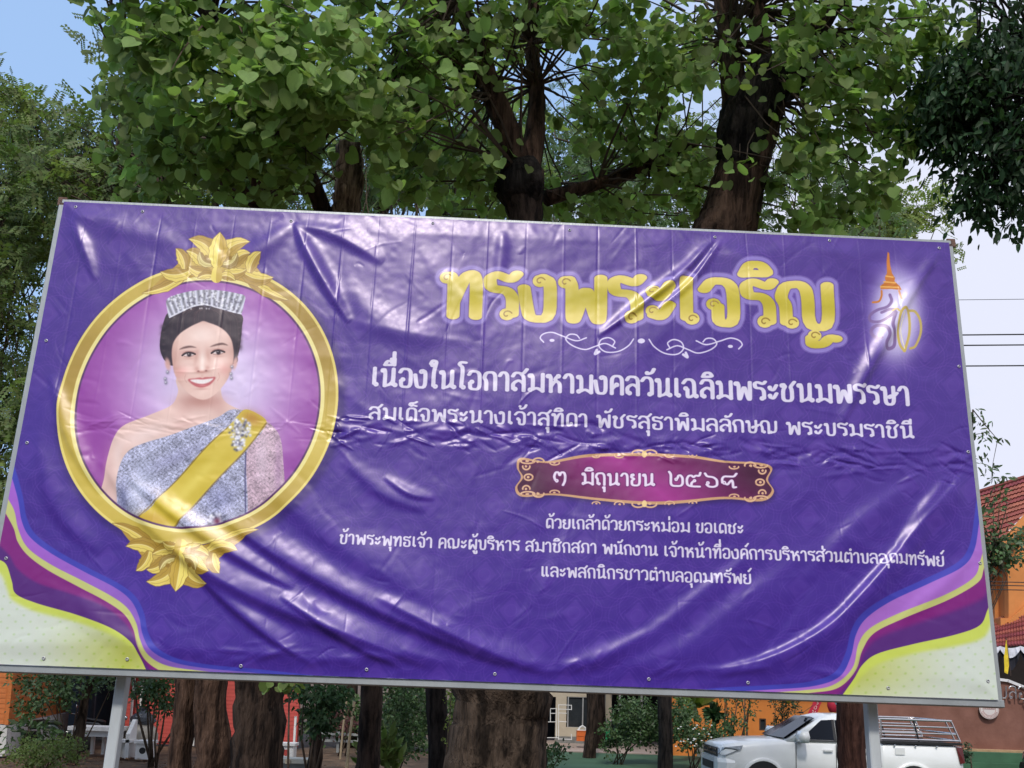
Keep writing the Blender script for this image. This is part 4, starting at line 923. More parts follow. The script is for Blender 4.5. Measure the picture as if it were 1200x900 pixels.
box_at(MB(), 349, 18.0, .47, .56, 1.0, .45, .015).build('seat_slab', conc, t); box_at(MB(), 349, 17.8, .28, .36, 1.05, .5, .015).build('lower_slab', conc, t); box_at(MB(), 349, 18.05, .36, .47, .9, .3).build('riser', conc, t); box_at(MB(), 349, 17.9, 0, .28, .95, .4).build('plinth', conc, t)
for px in (343, 366): p = xy(px, 17.72); MB().box((p[0], p[1], .515), (.1, .06, .095), None, .01).build('block', mat('tan_concrete', (.33, .29, .22), .9, .2) if px == 343 else MATS['tan_concrete'], t)
# poles and far things between the trunks, left of centre
bam = mat('bamboo', (.32, .25, .16), .6, .25, 6)
for px, Y, hh, r, lab in ((411, 18.5, 1.75, .035, 'pale wooden stake standing left of the slim dark trunk'), (403.5, 24, 1.7, .03, 'thin grey stake in front of the reddish shrub')):
    p = xy(px, Y); tag(MB().tube([(*p, 0), (p[0]+.03, p[1], hh*.5), (p[0]+.1, p[1], hh)], [r, r*.95, r*.85], 8).build('stake', bam), lab, 'stake', 'garden stakes')
t = thing('plastic_chair', 'small white plastic chair far behind the stakes', 'chair', (*xy(393, 31), 0))
p = xy(393, 31)
MB().box((p[0], p[1], .45), (.42, .4, .04), None, .02).build('seat', whitep, t); MB().box((p[0], p[1]+.2, .68), (.4, .03, .42), None, .01).build('backrest', whitep, t)
for a in (-1, 1):
    for b_ in (-1, 1): MB().tube([(p[0]+a*.17, p[1]+b_*.17, .43), (p[0]+a*.22, p[1]+b_*.22, .0)], .018, 6).build('leg', whitep, t)
t = thing('low_fence', 'low weathered rail fence in the shade behind the stakes', 'fence', (*xy(410, 26), 0))
for z in (.35, .55): a, b_ = xy(375, 26), xy(450, 26); MB().box(((a[0]+b_[0])/2, 26, z), (b_[0]-a[0], .04, .07)).build('rail', conc, t)
for px in (378, 400, 424, 447): box_at(MB(), px, 26.05, 0, .62, .08, .05).build('post', conc, t)

# ------------------------------------------------------------------ cream building behind the big trunk
cream = mat('cream_render', (.52, .45, .34), .85, .12, 1.5, bump=.2); glassd = mat('dark_glass', (.03, .035, .04), .12, .3, 2, spec=.6); alu = mat('aluminium_frame', (.55, .55, .54), .4, .1, metal=.5)
h = thing('cream_building', 'cream single storey building with dark doorway and windows, behind the thickest trunk', 'building', (*xy(670, 33), 0))
Y = 33.
def zz(py, px, Y=33.): return W(px, py, Y)[2]
zt = 4.2; segs = [(560, 639.5, 0, zt), (639.5, 652, zz(816.5, 645), zt), (652, 664.5, 0, zt), (664.5, 708, zz(817, 690), zt), (664.5, 708, 0, zz(853, 690)), (708, 717, 0, zt)]
wl = MB()
for a, b_, z0, z1 in segs: wallbox(wl, xy(a, Y), xy(b_, Y), z0, z1, .18)
wl.build('wall', cream, h)
sk = MB()
for a, b_ in ((560, 639.3), (652.2, 717)): wallbox(sk, (xy(a, Y)[0], Y-.03), (xy(b_, Y)[0], Y-.03), 0, .28, .03)
sk.build('skirting', mat('grey_plinth', (.2, .2, .19), .9), h)
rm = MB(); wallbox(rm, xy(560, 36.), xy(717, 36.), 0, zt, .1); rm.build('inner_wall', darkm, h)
MB().box(((xy(560, 33)[0]+xy(717, 33)[0])/2, 34.3, zt+.08), (6., 3.6, .16)).build('roof_slab', conc, h)
def window(h, px0, px1, py0, py1, Y, splits, frame=alu, glass=glassd):
    a, b_ = W(px0, py1, Y), W(px1, py0, Y); z0, z1 = a[2], b_[2]; x0, x1 = a[0], b_[0]; f = MB()
    for x in [x0+.02, x1-.02]+[x0+(x1-x0)*s for s in splits]: f.box((x, Y-.01, (z0+z1)/2), (.045, .06, z1-z0-.004))
    for z in (z0+.02, z1-.02): f.box(((x0+x1)/2, Y-.012, z), (x1-x0, .05, .045))
    w = f.build('window', frame, h); xs = [x0]+[x0+(x1-x0)*s for s in splits]+[x1]
    for p, q in zip(xs[:-1], xs[1:]): fix_sub(w, MB().box(((p+q)/2, Y+.02, (z0+z1)/2), (q-p-.05, .012, z1-z0-.05)), 'pane', glass)
    return w
window(h, 664.5, 708, 817, 853, 33.05, [.42, .62])
curt = mat('pale_curtain', (.45, .52, .50), .8, .1, 3)
p0, p1 = W(667, 851, 33.12), W(676.5, 832, 33.12); MB().box(((p0[0]+p1[0])/2, 33.14, (p0[2]+p1[2])/2), (p1[0]-p0[0], .02, p1[2]-p0[2])).build('curtain', curt, h)
p0 = xy(712, 32.9); MB().tube([(p0[0]-.1, 32.85, 2.5), (p0[0]-.1, 32.85, 1.05), (p0[0]-.02, 32.85, .9), (p0[0]+.1, 32.85, .85), (p0[0]+.2, 32.85, .95)], .035, 8).build('pipe', mat('grey_pipe', (.25, .25, .25), .5), h)
# porch beyond it
t = thing('porch', 'dark porch with thin pale posts right of the cream building', 'porch', (*xy(760, 34), 0))
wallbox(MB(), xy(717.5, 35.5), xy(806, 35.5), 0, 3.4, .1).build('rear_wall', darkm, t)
MB().prism([(xy(716, 32)[0], 32.2, 2.75), (xy(812, 32)[0], 32.2, 2.75), (xy(812, 36)[0], 36, 3.3), (xy(716, 36)[0], 36, 3.3)], (0, 0, .08)).build('roof', MATS['grey_roof_sheet'], t)
wallbox(MB(), xy(730, 32.3), xy(800, 32.3), 2.05, 2.74, .05).build('fascia', MATS['grey_plinth'], t)
for px in (726.5, 752, 798): box_at(MB(), px, 32.35, 0, 2.75, .07, .07).build('post', alu, t)
# white steel gate leaning in front of the doorway
g = thing('steel_rack', 'white tubular steel rack standing before the dark doorway', 'rack', (*xy(653, 30.5), 0))
def tubes(nm, segs, r, m, parent, n=6):
    for s in segs: MB().tube([s[0], s[1]], r, n).build(nm, m, parent)
def GP(px, py, Y=30.6): return W(px, py, Y)
tubes('rail', [(GP(638, 830.5), GP(652, 830.5)), (GP(638, 846), GP(652, 846)), (GP(638, 864.5), GP(654, 864.5)), (GP(654, 826), GP(669.5, 826.5)), (GP(654, 831), GP(669.5, 831.5)), (GP(654, 835.5), GP(664, 836)), (GP(654, 845.5), GP(664, 846)), (GP(654, 866), GP(670, 866.5)), (GP(645, 836), GP(652, 836))], .014, whitep, g)
tubes('post', [(GP(638, 830), GP(637.8, 866)), (GP(641.5, 830), GP(641.5, 846)), (GP(645, 830), GP(645, 846)), (GP(652, 830), GP(652, 865)), (GP(654.6, 826), GP(654.6, 867)), (GP(669.6, 826), GP(669.8, 832)), (GP(669.5, 860), GP(669.8, 867))], .016, whitep, g)
orp = mat('orange_plastic', (.62, .14, .03), .5, .1); grp = mat('green_plastic', (.02, .33, .13), .5, .1)
def crate(px0, px1, py0, py1, Y, m, label, group='plastic crates'):
    a, b_ = W(px0, py1, Y), W(px1, py0, Y); w = b_[0]-a[0]; hh = b_[2]-a[2]; cx = (a[0]+b_[0])/2; z0 = max(a[2], .06); c = thing('crate', label, 'crate', (cx, Y, z0), group)
    for s in (-1, 1): MB().box((cx, Y+s*w*.35, z0+hh/2), (w, .02, hh)).build('side_panel', m, c); MB().box((cx+s*(w/2-.012), Y, z0+hh/2), (.02, w*.68, hh)).build('side_panel', m, c)
    MB().box((cx, Y, z0+.02), (w-.06, w*.66, .03)).build('bottom', m, c)
    for zf in (.02, .5, .96): MB().box((cx, Y-w*.35-.018, z0+hh*zf+.01), (w+.02, .014, .03)).build('rib', m, c)
crate(675.5, 690, 856.5, 868, 30.8, orp, 'orange plastic crate on the paving left of the straight dark trunk')
crate(702, 714.5, 852, 866.5, 31.2, grp, 'bright green plastic crate right of the straight dark trunk')
p = GP(682.5, 856, 30.8); bagm = MB(); bagm.tube([p+np.array([-.16, 0, -.03]), p+np.array([-.1, 0, .1]), p+np.array([0, 0, .17]), p+np.array([.1, 0, .1]), p+np.array([.17, 0, -.03])], .03, 6); bagm.box(p+np.array([0, 0, .0]), (.4, .25, .05), None, .02)
tag(bagm.build('white_bag', whitep), 'white bag with looped handle lying on the orange crate', 'bag')

# ------------------------------------------------------------------ orange building behind the pickup
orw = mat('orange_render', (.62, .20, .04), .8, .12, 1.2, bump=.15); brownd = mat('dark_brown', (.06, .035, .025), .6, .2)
h = thing('orange_building', 'orange rendered building behind the white pickup and small trees', 'building', (*xy(900, 29.5), 0))
Yb = 29.; 
for a, b_ in ((788, 889.5), (897.5, 930), (956, 1052)): wallbox(MB(), xy(a, Yb), xy(b_, Yb), 0, 3.3, .2).build('wall', orw, h)
z1 = W(893, 842, Yb)[2]; z0 = W(893, 856, Yb)[2]
wallbox(wallbox(MB(), xy(889.5, Yb), xy(897.5, Yb), z1, 3.3, .2), xy(889.5, Yb), xy(897.5, Yb), 0, z0, .2).build('wall', orw, h)
window(h, 889.5, 897.5, 842, 856, Yb+.05, [], brownd)
z1 = W(943, 811.5, Yb)[2]; wallbox(MB(), xy(930, Yb), xy(956, Yb), 0, z1, .2).build('wall', orw, h)
window(h, 930, 956, 800, 811.5, Yb+.05, [.5], brownd)
window(h, 1015, 1045, 803, 812, Yb-.22, [.5], brownd)
wallbox(MB(), (xy(780, 34)[0], 34.), (xy(1052, 34)[0], 34.), 0, 3.2, .1).build('inner_wall', darkm, h)
MB().prism([(xy(780, 28)[0], 28., 3.25), (xy(1060, 28)[0], 28., 3.25), (xy(1060, 34)[0]-1, 34, 4.6), (xy(780, 34)[0], 34, 4.6)], (0, 0, .1)).build('roof', redtile, h)
p0, p1 = xy(937, 28.2), xy(1052, 28.2); MB().box((W(880, 800, 28.9)[0], 28.92, .25), (3.6, .06, .5)).build('plinth', MATS['grey_plinth'], h)
# hanging red cloth with lettering and festive lantern
redc = mat('red_cloth', (.50, .02, .05), .6, .12, 8)
a = [W(961, 806, 27.), W(969, 808, 27.), W(955, 842, 27.), W(946, 838, 27.)]
rc = tag(MB().prism(a, (0, .02, 0)).build('red_streamer', redc), 'slanting red cloth streamer with pale lettering above the pickup cab', 'streamer')
lt = MB(); w_ = np.array(a[2])-a[1]; s_ = a[1]-np.array(a[0])
for k, (st_) in enumerate(('ว', 'ท', 'ร', 'ง', 'น')):
    for q in layout(st_)[0]:
        if q[0] == 'o': pts = [(q[1]+q[3]*math.cos(t), q[2]+q[3]*math.sin(t)) for t in np.linspace(0, 6.28, 7)]
        else: pts = q
        P = [a[0]+s_*(.25+.5*min(1, x/.7))+w_*(.12+k*.16+.11*(1-y))+np.array([0, -.012, 0]) for x, y in pts]
        lt.tube(P, .011, 4)
lt.build('lettering', mat('pale_pink', (.75, .45, .45), .7), rc)
ln_ = thing('paper_lantern', 'red and gold paper lantern hanging left of the reddish brown trunk', 'lantern', W(976, 825, 26.8))
c = W(976, 826, 26.8); MB().lathe(c, [(.05, -.26), (.12, -.2), (.17, -.05), (.16, .1), (.1, .2), (.04, .26)], 14).build('body', redc, ln_, True)
goldm = mat('gold_foil', (.55, .33, .08), .4, .2, metal=.4)
MB().lathe(c+np.array([0, 0, .0]), [(.165, .12), (.19, .16), (.15, .22), (.06, .3)], 14).build('top_trim', goldm, ln_, True); MB().lathe(c, [(.03, -.42), (.06, -.36), (.07, -.27), (.12, -.23)], 12).build('tassel', goldm, ln_, True)
c = W(1040, 822, 26.); o = MB().lathe(c, [(.01, -.19), (.06, -.15), (.12, -.05), (.13, .03), (.1, .11), (.04, .15), (.01, .16)], 16).build('orange_balloon', orp, None, True); tag(o, 'orange balloon tied above the pickup bed right of the banner post', 'balloon')

# ------------------------------------------------------------------ reddish sign wall at the right
brick = mat('red_brown_wall', (.20, .085, .06), .85, .15, 2.2, bump=.3, col2=(.25, .115, .085)); coping = mat('white_coping', (.70, .68, .68), .6, .1)
sw = thing('sign_wall', 'red brown sign wall with white coping and steel Thai letters behind the pickup bed', 'wall', (*xy(1120, 22), 0))
def wz(px): return W(px, 794 if px <= 1165 else 794+(px-1165)*.32+max(0, px-1190)*.1, 22)[2]
xs = [985, 1010, 1040, 1070, 1100, 1130, 1165, 1180, 1195, 1215, 1240, 1265]
tops = [W(x, (826 if x == 985 else 818 if x == 1010 else 808 if x == 1040 else 801 if x == 1070 else 797 if x == 1100 else 794) if x < 1160 else (797 if x == 1165 else 799 if x == 1180 else 805 if x == 1195 else 814), 22) for x in xs]
poly = [(xy(985, 22)[0], 22, 0)]+[(t_[0], 22, t_[2]) for t_ in tops]+[(xy(1265, 22)[0], 22, 0)]
MB().prism(poly, (0, .3, 0)).build('wall_body', brick, sw)
cp = MB(); 
for a, b_ in zip(tops[:-1], tops[1:]):
    d = b_-a; L = np.linalg.norm(d); d = d/L; u_ = np.cross([0, 1., 0], d)*-1; cp.box((a+b_)/2+np.array([0, .15, 0])+np.array([0, 0, .03]), (L+.01, .42, .07), [d, [0, 1, 0], np.cross(d, [0, 1, 0])])
cp.build('coping', coping, sw)
letters = mat('brushed_steel', (.55, .54, .54), .3, .1, 20, metal=.9)
tx, Wd = layout('องค์การบริหารส่วนตำบลอุดมทรัพย์')
pre, Wp = layout('องค์การบริหารส่วนต')
ps = W(1171, 818, 21.9); hgt = .30; per_ = .30; 
def letter_obj(ch_list, x0, base):
    mb = MB()
    for q in ch_list:
        if q[0] == 'o': pts = [(q[1]+q[3]*math.cos(t), q[2]+q[3]*math.sin(t)) for t in np.linspace(0, 6.28, 9)]
        else: pts = chaikin(q, 1)
        mb.tube([base+np.array([(x-x0)*per_*1.05, 0, y*hgt]) for x, y in pts], .017, 5)
    return mb.build('letter', letters, sw)
groups = []; cur = 0.; txt = 'องค์การบริหารส่วนตำบลอุดมทรัพย์'.replace('ำ', 'ํา'); i = 0
while i < len(txt):
    j = i+1
    while j < len(txt) and txt[j] in MK: j += 1
    s_, w_ = layout(txt[i:j]); groups.append((s_, cur, txt[i:j])); cur += w_+.1; i = j
x_ref = [g_ for g_ in groups if g_[2] == 'บ'][1][1]
for s_, c0, tx_ in groups:
    arc = -.012*((c0-x_ref)*.3)**2
    letter_obj(s_, -(c0-x_ref), ps+np.array([.0, 0, arc*(2.2 if c0 > x_ref else .2)]))
# emblem disc
c = W(1158.5, 831, 21.93); em = MB().lathe(c, [(0, 0), (.245, 0), (.25, .015), (.25, .03), (0, .03)], 40, [[1, 0, 0], [0, 0, 1], [0, -1, 0]]).build('emblem_disc', mat('emblem_white', (.66, .60, .57), .6, .06), sw)
pink = mat('emblem_red', (.42, .16, .13), .7)
for r0, r1 in ((.232, .226), (.165, .158)): mb = MB().lathe(c+np.array([0, -.032, 0]), [(r1, 0), (r0, 0), (r0, .004), (r1, .004), (r1, 0)], 40, [[1, 0, 0], [0, 0, 1], [0, -1, 0]], cap=False); fix_sub(em, mb, 'ring', pink)
mb = MB(); cc = c+np.array([0, -.034, 0])
for k, dx in enumerate((-.12, -.07, -.02, .03, .08, .12)): mb.tube([cc+np.array([dx-.02, 0, .02]), cc+np.array([dx, 0, .055 if k % 2 else .04]), cc+np.array([dx+.02, 0, .02])], .007, 4)
mb.tube([cc+np.array([-.14, 0, .0]), cc+np.array([.14, 0, 0])], .005, 4); mb.prism([cc+np.array(q) for q in ((-.05, 0, .08), (0, 0, .15), (.05, 0, .08))], (0, -.004, 0)); mb.prism([cc+np.array(q) for q in ((-.03, 0, .14), (0, 0, .20), (.03, 0, .14))], (0, -.006, 0))
for k in range(14): a_ = math.pi*(1.12+.76*k/13); mb.tube([cc+np.array([math.cos(a_)*.18, 0, math.sin(a_)*.18]), cc+np.array([math.cos(a_)*.212, 0, math.sin(a_)*.212])], .006, 4)
fix_sub(em, mb, 'crest', pink)
gw = thing('green_planter', 'low green painted kerb wall in front of the red brown sign wall', 'kerb', (*xy(1120, 21), 0))
greenp = mat('green_paint', (.05, .13, .07), .7, .25, 1.5)
p0, p1 = xy(1040, 21), xy(1290, 21); cxm = (p0[0]+p1[0])/2
for z0_, z1_, dd in ((0, .42, .5), (.42, .66, .3), (.66, .90, .1)): MB().box((cxm, 21.3+(.5-dd)*.9, (z0_+z1_)/2), (p1[0]-p0[0], .5, z1_-z0_-.004), None, .01).build('step', greenp, gw)
tanl = mat('tan_trim', (.42, .27, .15), .8); MB().box((cxm, 21.85, .925), (p1[0]-p0[0], .3, .05)).build('ledge', tanl, gw)

# ------------------------------------------------------------------ two storey orange house at the right edge
orl = mat('orange_wall_light', (.66, .25, .07), .8, .1, 1.5, bump=.1)
h = thing('tiled_house', 'two storey orange house with red tiled roof at the right edge', 'house', (*xy(1200, 32), 0))
Yc = 30.
cn = W(1182, 700, Yc); x0 = cn[0]; z0 = W(1184, 733, Yc)[2]; z1 = W(1181, 640, Yc)[2]
lf = W(1120, 700, 34.5)
wallbox(MB(), (lf[0], 34.5), (x0, Yc), z0, z1+.45, .2).build('side_wall', orl, h); MB().prism([W(*q, Yc) for q in ((1182, 733), (1182, 640), (1250, 560), (1330, 540), (1330, 733))], (0, .25, 0)).build('front_wall', orl, h)
# window in the side wall
A0 = np.array([lf[0], 34.5, 0.]); A1 = np.array([x0, Yc, 0.]); dd = (A1-A0)/np.linalg.norm(A1-A0); nn_ = np.array([dd[1], -dd[0], 0]); Ls = np.linalg.norm(A1-A0)
def side(s, z, off): return A0+dd*(Ls*s)+nn_*off+np.array([0, 0, z])
zb, zc = W(1165, 714, 31.5)[2], W(1165, 655, 31.5)[2]
wn = MB().box(side(.60, (zb+zc)/2, .03), (Ls*.28, .05, zc-zb), [dd, nn_, [0, 0, 1]]).build('window', brownd, h)
fix_sub(wn, MB().box(side(.60, (zb+zc)/2, .06), (Ls*.24, .02, zc-zb-.15), [dd, nn_, [0, 0, 1]]), 'pane', glassd)
MB().box(side(.80, (z0+z1)/2, .07), (Ls*.05, .14, z1-z0), [dd, nn_, [0, 0, 1]]).build('pilaster', orl, h)
MB().box(side(.62, z0+.12, .16), (Ls*.8, .36, .26), [dd, nn_, [0, 0, 1]]).build('ledge', orl, h)
# diagonal gable board of the front
g0, g1 = W(1184, 733, Yc-.1), W(1215, 705, Yc-.1); d_ = g1-g0; L = np.linalg.norm(d_); d_ /= L; MB().box((g0+g1)/2, (L, .12, .3), [d_, [0, 1, 0], np.cross(d_, [0, 1, 0])]).build('verge_board', orl, h)
def tiled(name, A_, B_, C_, D_, rows, cols, parent):
    """roof slope of overlapping tile courses: A-B the top edge, D-C the eave"""
    A_, B_, C_, D_ = map(np.array, (A_, B_, C_, D_)); n = np.cross(B_-A_, D_-A_); n = n/np.linalg.norm(n); n = n if n[2] > 0 else -n
    mb = MB(); K = cols*2
    for r in range(rows):
        t0, t1 = r/rows, (r+1.12)/rows; vs = []
        for tt_, lift in ((t0, .01), (t1, .07)):
            a = A_+(D_-A_)*tt_; b_ = B_+(C_-B_)*tt_
            for k in range(K+1): vs.append(a+(b_-a)*k/K+n*(lift+(.045 if k % 2 else 0)))
        vs += [vs[K+1+k]-n*.06 for k in range(K+1)]
        mb.add(vs, [(k, k+1, K+2+k, K+1+k) for k in range(K)]+[(K+1+k, K+2+k, 2*K+3+k, 2*K+2+k) for k in range(K)])
    return stuff(mb.build(name, redtile, parent))
tiled('roof_tiles', W(1060, 606, 36), W(1252, 545, 30), W(1158, 652, 29.2), W(1060, 682, 33.4), 15, 44, h)
v0_, v1_ = W(1254, 547, 29.9), W(1160, 655, 29.1); d_ = v1_-v0_; L = np.linalg.norm(d_); d_ /= L; MB().box((v0_+v1_)/2, (L, .10, .22), [d_, [0, 1, 0], np.cross(d_, [0, 1, 0])]).build('verge_board', orl, h)
tiled('lower_roof_tiles', W(1120, 742, 31.5), W(1240, 700, 29.6), W(1250, 752, 28), W(1110, 764, 29.6), 8, 40, h)
r0_, r1_ = W(1060, 605, 36), W(1252, 544, 30); MB().tube([r0_, r1_], .12, 8).build('ridge', redtile, h)
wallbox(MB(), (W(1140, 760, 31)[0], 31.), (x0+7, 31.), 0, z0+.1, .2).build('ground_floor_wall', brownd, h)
# black and white bunting, flag
dr = MB(); 
black_c = mat('black_cloth', (.012, .012, .02), .8); whc = mat('white_cloth', (.6, .6, .66), .8)
bt = thing('cloth_bunting', 'draped black and white cloth bunting under the lower red roof', 'bunting', W(1185, 770, 27.5))
for k, (xa, xb) in enumerate(((1150, 1172), (1172, 1196), (1196, 1222), (1222, 1250))):
    for mm, top, sag, hh, dy in ((black_c, 757, 12, 26, 0), (whc, 757, 7, 9, -.05)):
        vs = []; n = 9
        for i in range(n): t = i/(n-1); x = xa+(xb-xa)*t; s = 4*t*(1-t); vs += [W(x, top+s*sag*.35, 27.5+dy), W(x, top+(4 if mm is whc else 8)+s*(sag+hh*.35), 27.45+dy+.04*math.sin(t*20))]
        MB().add(vs, [(2*i, 2*i+1, 2*i+3, 2*i+2) for i in range(n-1)]).build('swag', mm, bt)
fl = thing('yellow_flag', 'narrow yellow flag on a thin pole above the sign wall', 'flag', W(1180, 790, 23)); 
MB().tube([W(1184.5, 792, 23), W(1179, 747, 23)], .012, 6).build('pole', brownd, fl)
vs = [W(1179, 750, 22.97), W(1179.5, 750, 22.97), W(1176.5, 770, 22.95), W(1181.5, 768, 22.99), W(1177, 782, 22.95), W(1182.4, 780, 22.99), W(1177, 788, 22.96), W(1181, 790, 22.96)]
MB().add(vs, [(0, 1, 3, 2), (2, 3, 5, 4), (4, 5, 7, 6)]).build('cloth', mat('yellow_cloth', (.75, .55, .03), .7), fl)

# ------------------------------------------------------------------ power lines
cab = mat('cable_black', (.03, .03, .032), .6)
def cable(pa, pb, r, sag, lab):
    a, b_ = np.array(pa), np.array(pb); pts = [a+(b_-a)*t-np.array([0, 0, 4*sag*t*(1-t)]) for t in np.linspace(0, 1, 15)]
    tag(MB().tube(pts, r, 5).build('power_line', cab), lab, 'cable', 'power lines crossing the sky')
for i, (py, r, lab) in enumerate(((347, .009, 'thinnest and highest power line right of the banner'), (388, .022, 'upper of the two close power lines in the sky'), (400, .022, 'lower of the two close power lines in the sky'), (424, .022, 'lowest single power line crossing the open sky'))):
    cable(W(300, py+8-i, 25), W(1700, py-4+i, 25), r, .1, lab)
for py, lab in ((680, 'topmost cable of the bundle crossing the orange house'), (684, 'second cable of the bundle crossing the orange house'), (689, 'lowest cable of the bundle crossing the orange house')):
    cable(W(1000, py-3, 24), W(1500, py+6, 24), .014, .05, lab)
# ------------------------------------------------------------------ pickup
wpaint = mat('white_car_paint', (.80, .81, .80), .3, .03, 2, coat=.7, spec=.5); glassc = mat('car_glass', (.008, .011, .018), .10, .2, 1, spec=.14)
trimb = mat('black_trim', (.02, .02, .022), .5, .1); lampm = mat('headlamp_lens', (.22, .23, .24), .12, .4, 14, spec=.8, coat=.8); stain = mat('stainless_tube', (.62, .60, .60), .22, .08, 10, metal=1.)
def pickup(ox, oy, label, paint, rack=True, yaw=0.):
    """nose towards -x, near side towards the viewer; ox, oy = nose tip on the near side"""
    t = thing('pickup_truck', label, 'pickup', (ox+2.6, oy+.93, 0))
    cy = oy+.93
    def P(x, y, z): return np.array([ox+x, cy+y, z])
    def ring(x, hw, z0, zt, sh, nx=0.):
        # half profile mirrored: sill, side, shoulder, top
        pr = [(-hw*.90, z0), (-hw*.99, z0+.12), (-hw, z0+.38), (-hw*.985, zt-sh*1.1), (-hw*.93, zt-sh*.25), (-hw*.72, zt), (0, zt+.02)]
        pr = pr+[(-a, b) for a, b in pr[-2::-1]]
        return [P(x, a, b) for a, b in pr]
    # lower body: nose, bonnet, doors, load bed
    S = [(.0, .62, .42, .98, .10), (.03, .80, .36, 1.03, .12), (.12, .88, .34, 1.08, .12), (.35, .92, .34, 1.13, .12), (.8, .93, .36, 1.19, .12), (1.45, .93, .36, 1.22, .10), (1.6, .93, .34, 1.21, .08), (2.2, .93, .34, 1.20, .07), (3.38, .93, .34, 1.20, .07)]
    MB().loft([ring(*s) for s in S]).build('body', paint, t, True)
    S2 = [(3.42, .925, .40, 1.18, .05), (3.5, .93, .40, 1.20, .05), (4.4, .93, .40, 1.20, .05), (5.05, .93, .42, 1.20, .05), (5.18, .90, .44, 1.19, .05)]
    MB().loft([ring(*s) for s in S2]).build('load_bed', paint, t, True)
    MB().box(P(4.3, 0, 1.225), (1.6, 1.62, .03)).build('bed_liner', trimb, t)
    for s in (-1, 1): MB().box(P(4.3, s*.88, 1.235), (1.72, .1, .05), None, .0).build('bed_rail', trimb, t)
    # cab
    def cr_(x, hb, ht, zb, zt): return [P(x, -hb, zb), P(x, -ht-.02, zt-.10), P(x, -ht+.05, zt-.02), P(x, -ht*.5, zt+.015), P(x, 0, zt+.025), P(x, ht*.5, zt+.015), P(x, ht-.05, zt-.02), P(x, ht+.02, zt-.10), P(x, hb, zb)]
    def cring(xb, xt, hb, ht, zb, zt): r = cr_(0, hb, ht, zb, zt); return [p+np.array([xb+(xt-xb)*((p[2]-zb)/(zt-zb)), 0, 0]) for p in r]
    roof = MB().loft([cring(1.36, 2.16, .86, .64, 1.18, 1.66), cring(1.44, 2.24, .88, .68, 1.18, 1.72), cring(2.0, 2.42, .89, .70, 1.18, 1.765), cring(2.6, 2.75, .89, .71, 1.18, 1.775), cring(3.1, 3.1, .89, .70, 1.18, 1.76), cring(3.36, 3.26, .88, .68, 1.18, 1.73)])
    roof.build('cab', paint, t, True)
    # windscreen and side glass, set 6 mm proud of the cab
    def surf(side, x, z, off=.012):
        f = (z-1.18)/.5; y = .89+(.72-.89)*f; return P(x, side*(y+off), z)
    a = [P(1.40, -.80, 1.235), P(1.40, .80, 1.235), P(2.11, .60, 1.685), P(2.11, -.60, 1.685)]; a = [p+np.array([-.028, 0, .02]) for p in a]
    mid0, mid1 = P(1.31, 0, 1.255), P(2.06, 0, 1.715)
    ws = MB().add([a[0], mid0, a[1], a[2], mid1, a[3]], [(0, 1, 4, 5), (1, 2, 3, 4)]); ws.add([p+np.array([.04, 0, -.02]) for p in (a[0], mid0, a[1], a[2], mid1, a[3])], [(0, 5, 4, 1), (1, 4, 3, 2)]); ws.build('windscreen', glassc, t)
    for s in (-1, 1):
        for nm, pts in (('front_window', [(1.72, 1.24), (2.13, 1.58), (2.22, 1.65), (2.44, 1.665), (2.44, 1.24)]), ('rear_window', [(2.50, 1.24), (2.50, 1.665), (3.02, 1.65), (3.14, 1.56), (3.16, 1.24)])):
            MB().prism([surf(s, x, z) for x, z in pts], (0, -s*.03, 0)).build('side_window', glassc, t)
        MB().prism([surf(s, x, z, .018) for x, z in ((1.62, 1.20), (1.64, 1.225), (3.25, 1.225), (3.25, 1.20))], (0, -s*.02, 0)).build('window_trim', trimb, t)
        MB().prism([surf(s, x, z, .016) for x, z in ((2.43, 1.23), (2.43, 1.67), (2.49, 1.67), (2.49, 1.23))], (0, -s*.02, 0)).build('door_pillar', trimb, t)
        # door gaps, handles
        for x in (1.60, 2.46, 3.28): MB().box(P(x, s*.932, .84), (.012, .012, .64)).build('door_gap', trimb, t)
        for x in (2.28, 3.1): MB().box(P(x, s*.95, 1.02), (.2, .04, .035), None, .01).build('door_handle', paint, t)
        MB().box(P(2.3, s*.935, .42), (1.9, .05, .08)).build('sill_step', trimb, t)
        # mirror
        mr_ = MB().loft([[P(1.68+dx, s*(.95+yy), 1.30+dz) for dx, dz in ((-.07, -.12), (.09, -.12), (.12, 0), (.09, .12), (-.06, .12), (-.11, 0))] for yy in (0., .1, .24, .28)]); o = mr_.build('door_mirror', paint, t, True)
        fix_sub(o, MB().box(P(1.68, s*.93, 1.20), (.1, .1, .05)), 'mirror_arm', trimb)
        # lamp
        MB().prism([P(.02, s*.64, .985), P(.0, s*.70, .86), P(.10, s*.885, .84), P(.42, s*.938, .98), P(.47, s*.925, 1.07), P(.12, s*.865, 1.02)], (-.018, s*.008, .0)).build('headlight', lampm, t)
        # wheels and arches
        for x in (.90, 4.10):
            w = MB().lathe(P(x, s*.72, .37), [(.22, -.0), (.34, 0), (.37, .03), (.37, .18), (.34, .21), (.22, .21)], 28, [[1, 0, 0], [0, 0, 1], [0, s, 0]]).build('wheel', tyre, t, True)
            fix_sub(w, MB().lathe(P(x, s*.74, .37), [(.04, .17), (.21, .165), (.23, .19), (.23, 0), (.04, 0)], 20, [[1, 0, 0], [0, 0, 1], [0, s, 0]]), 'rim', alu)
            arch = []
            for k in range(15):
                th = math.pi*k/14; arch.append((x-.47*math.cos(th), .36+.47*math.sin(th)))
            inn = [(x-.40*math.cos(math.pi*k/14), .36+.40*math.sin(math.pi*k/14)) for k in range(15)]
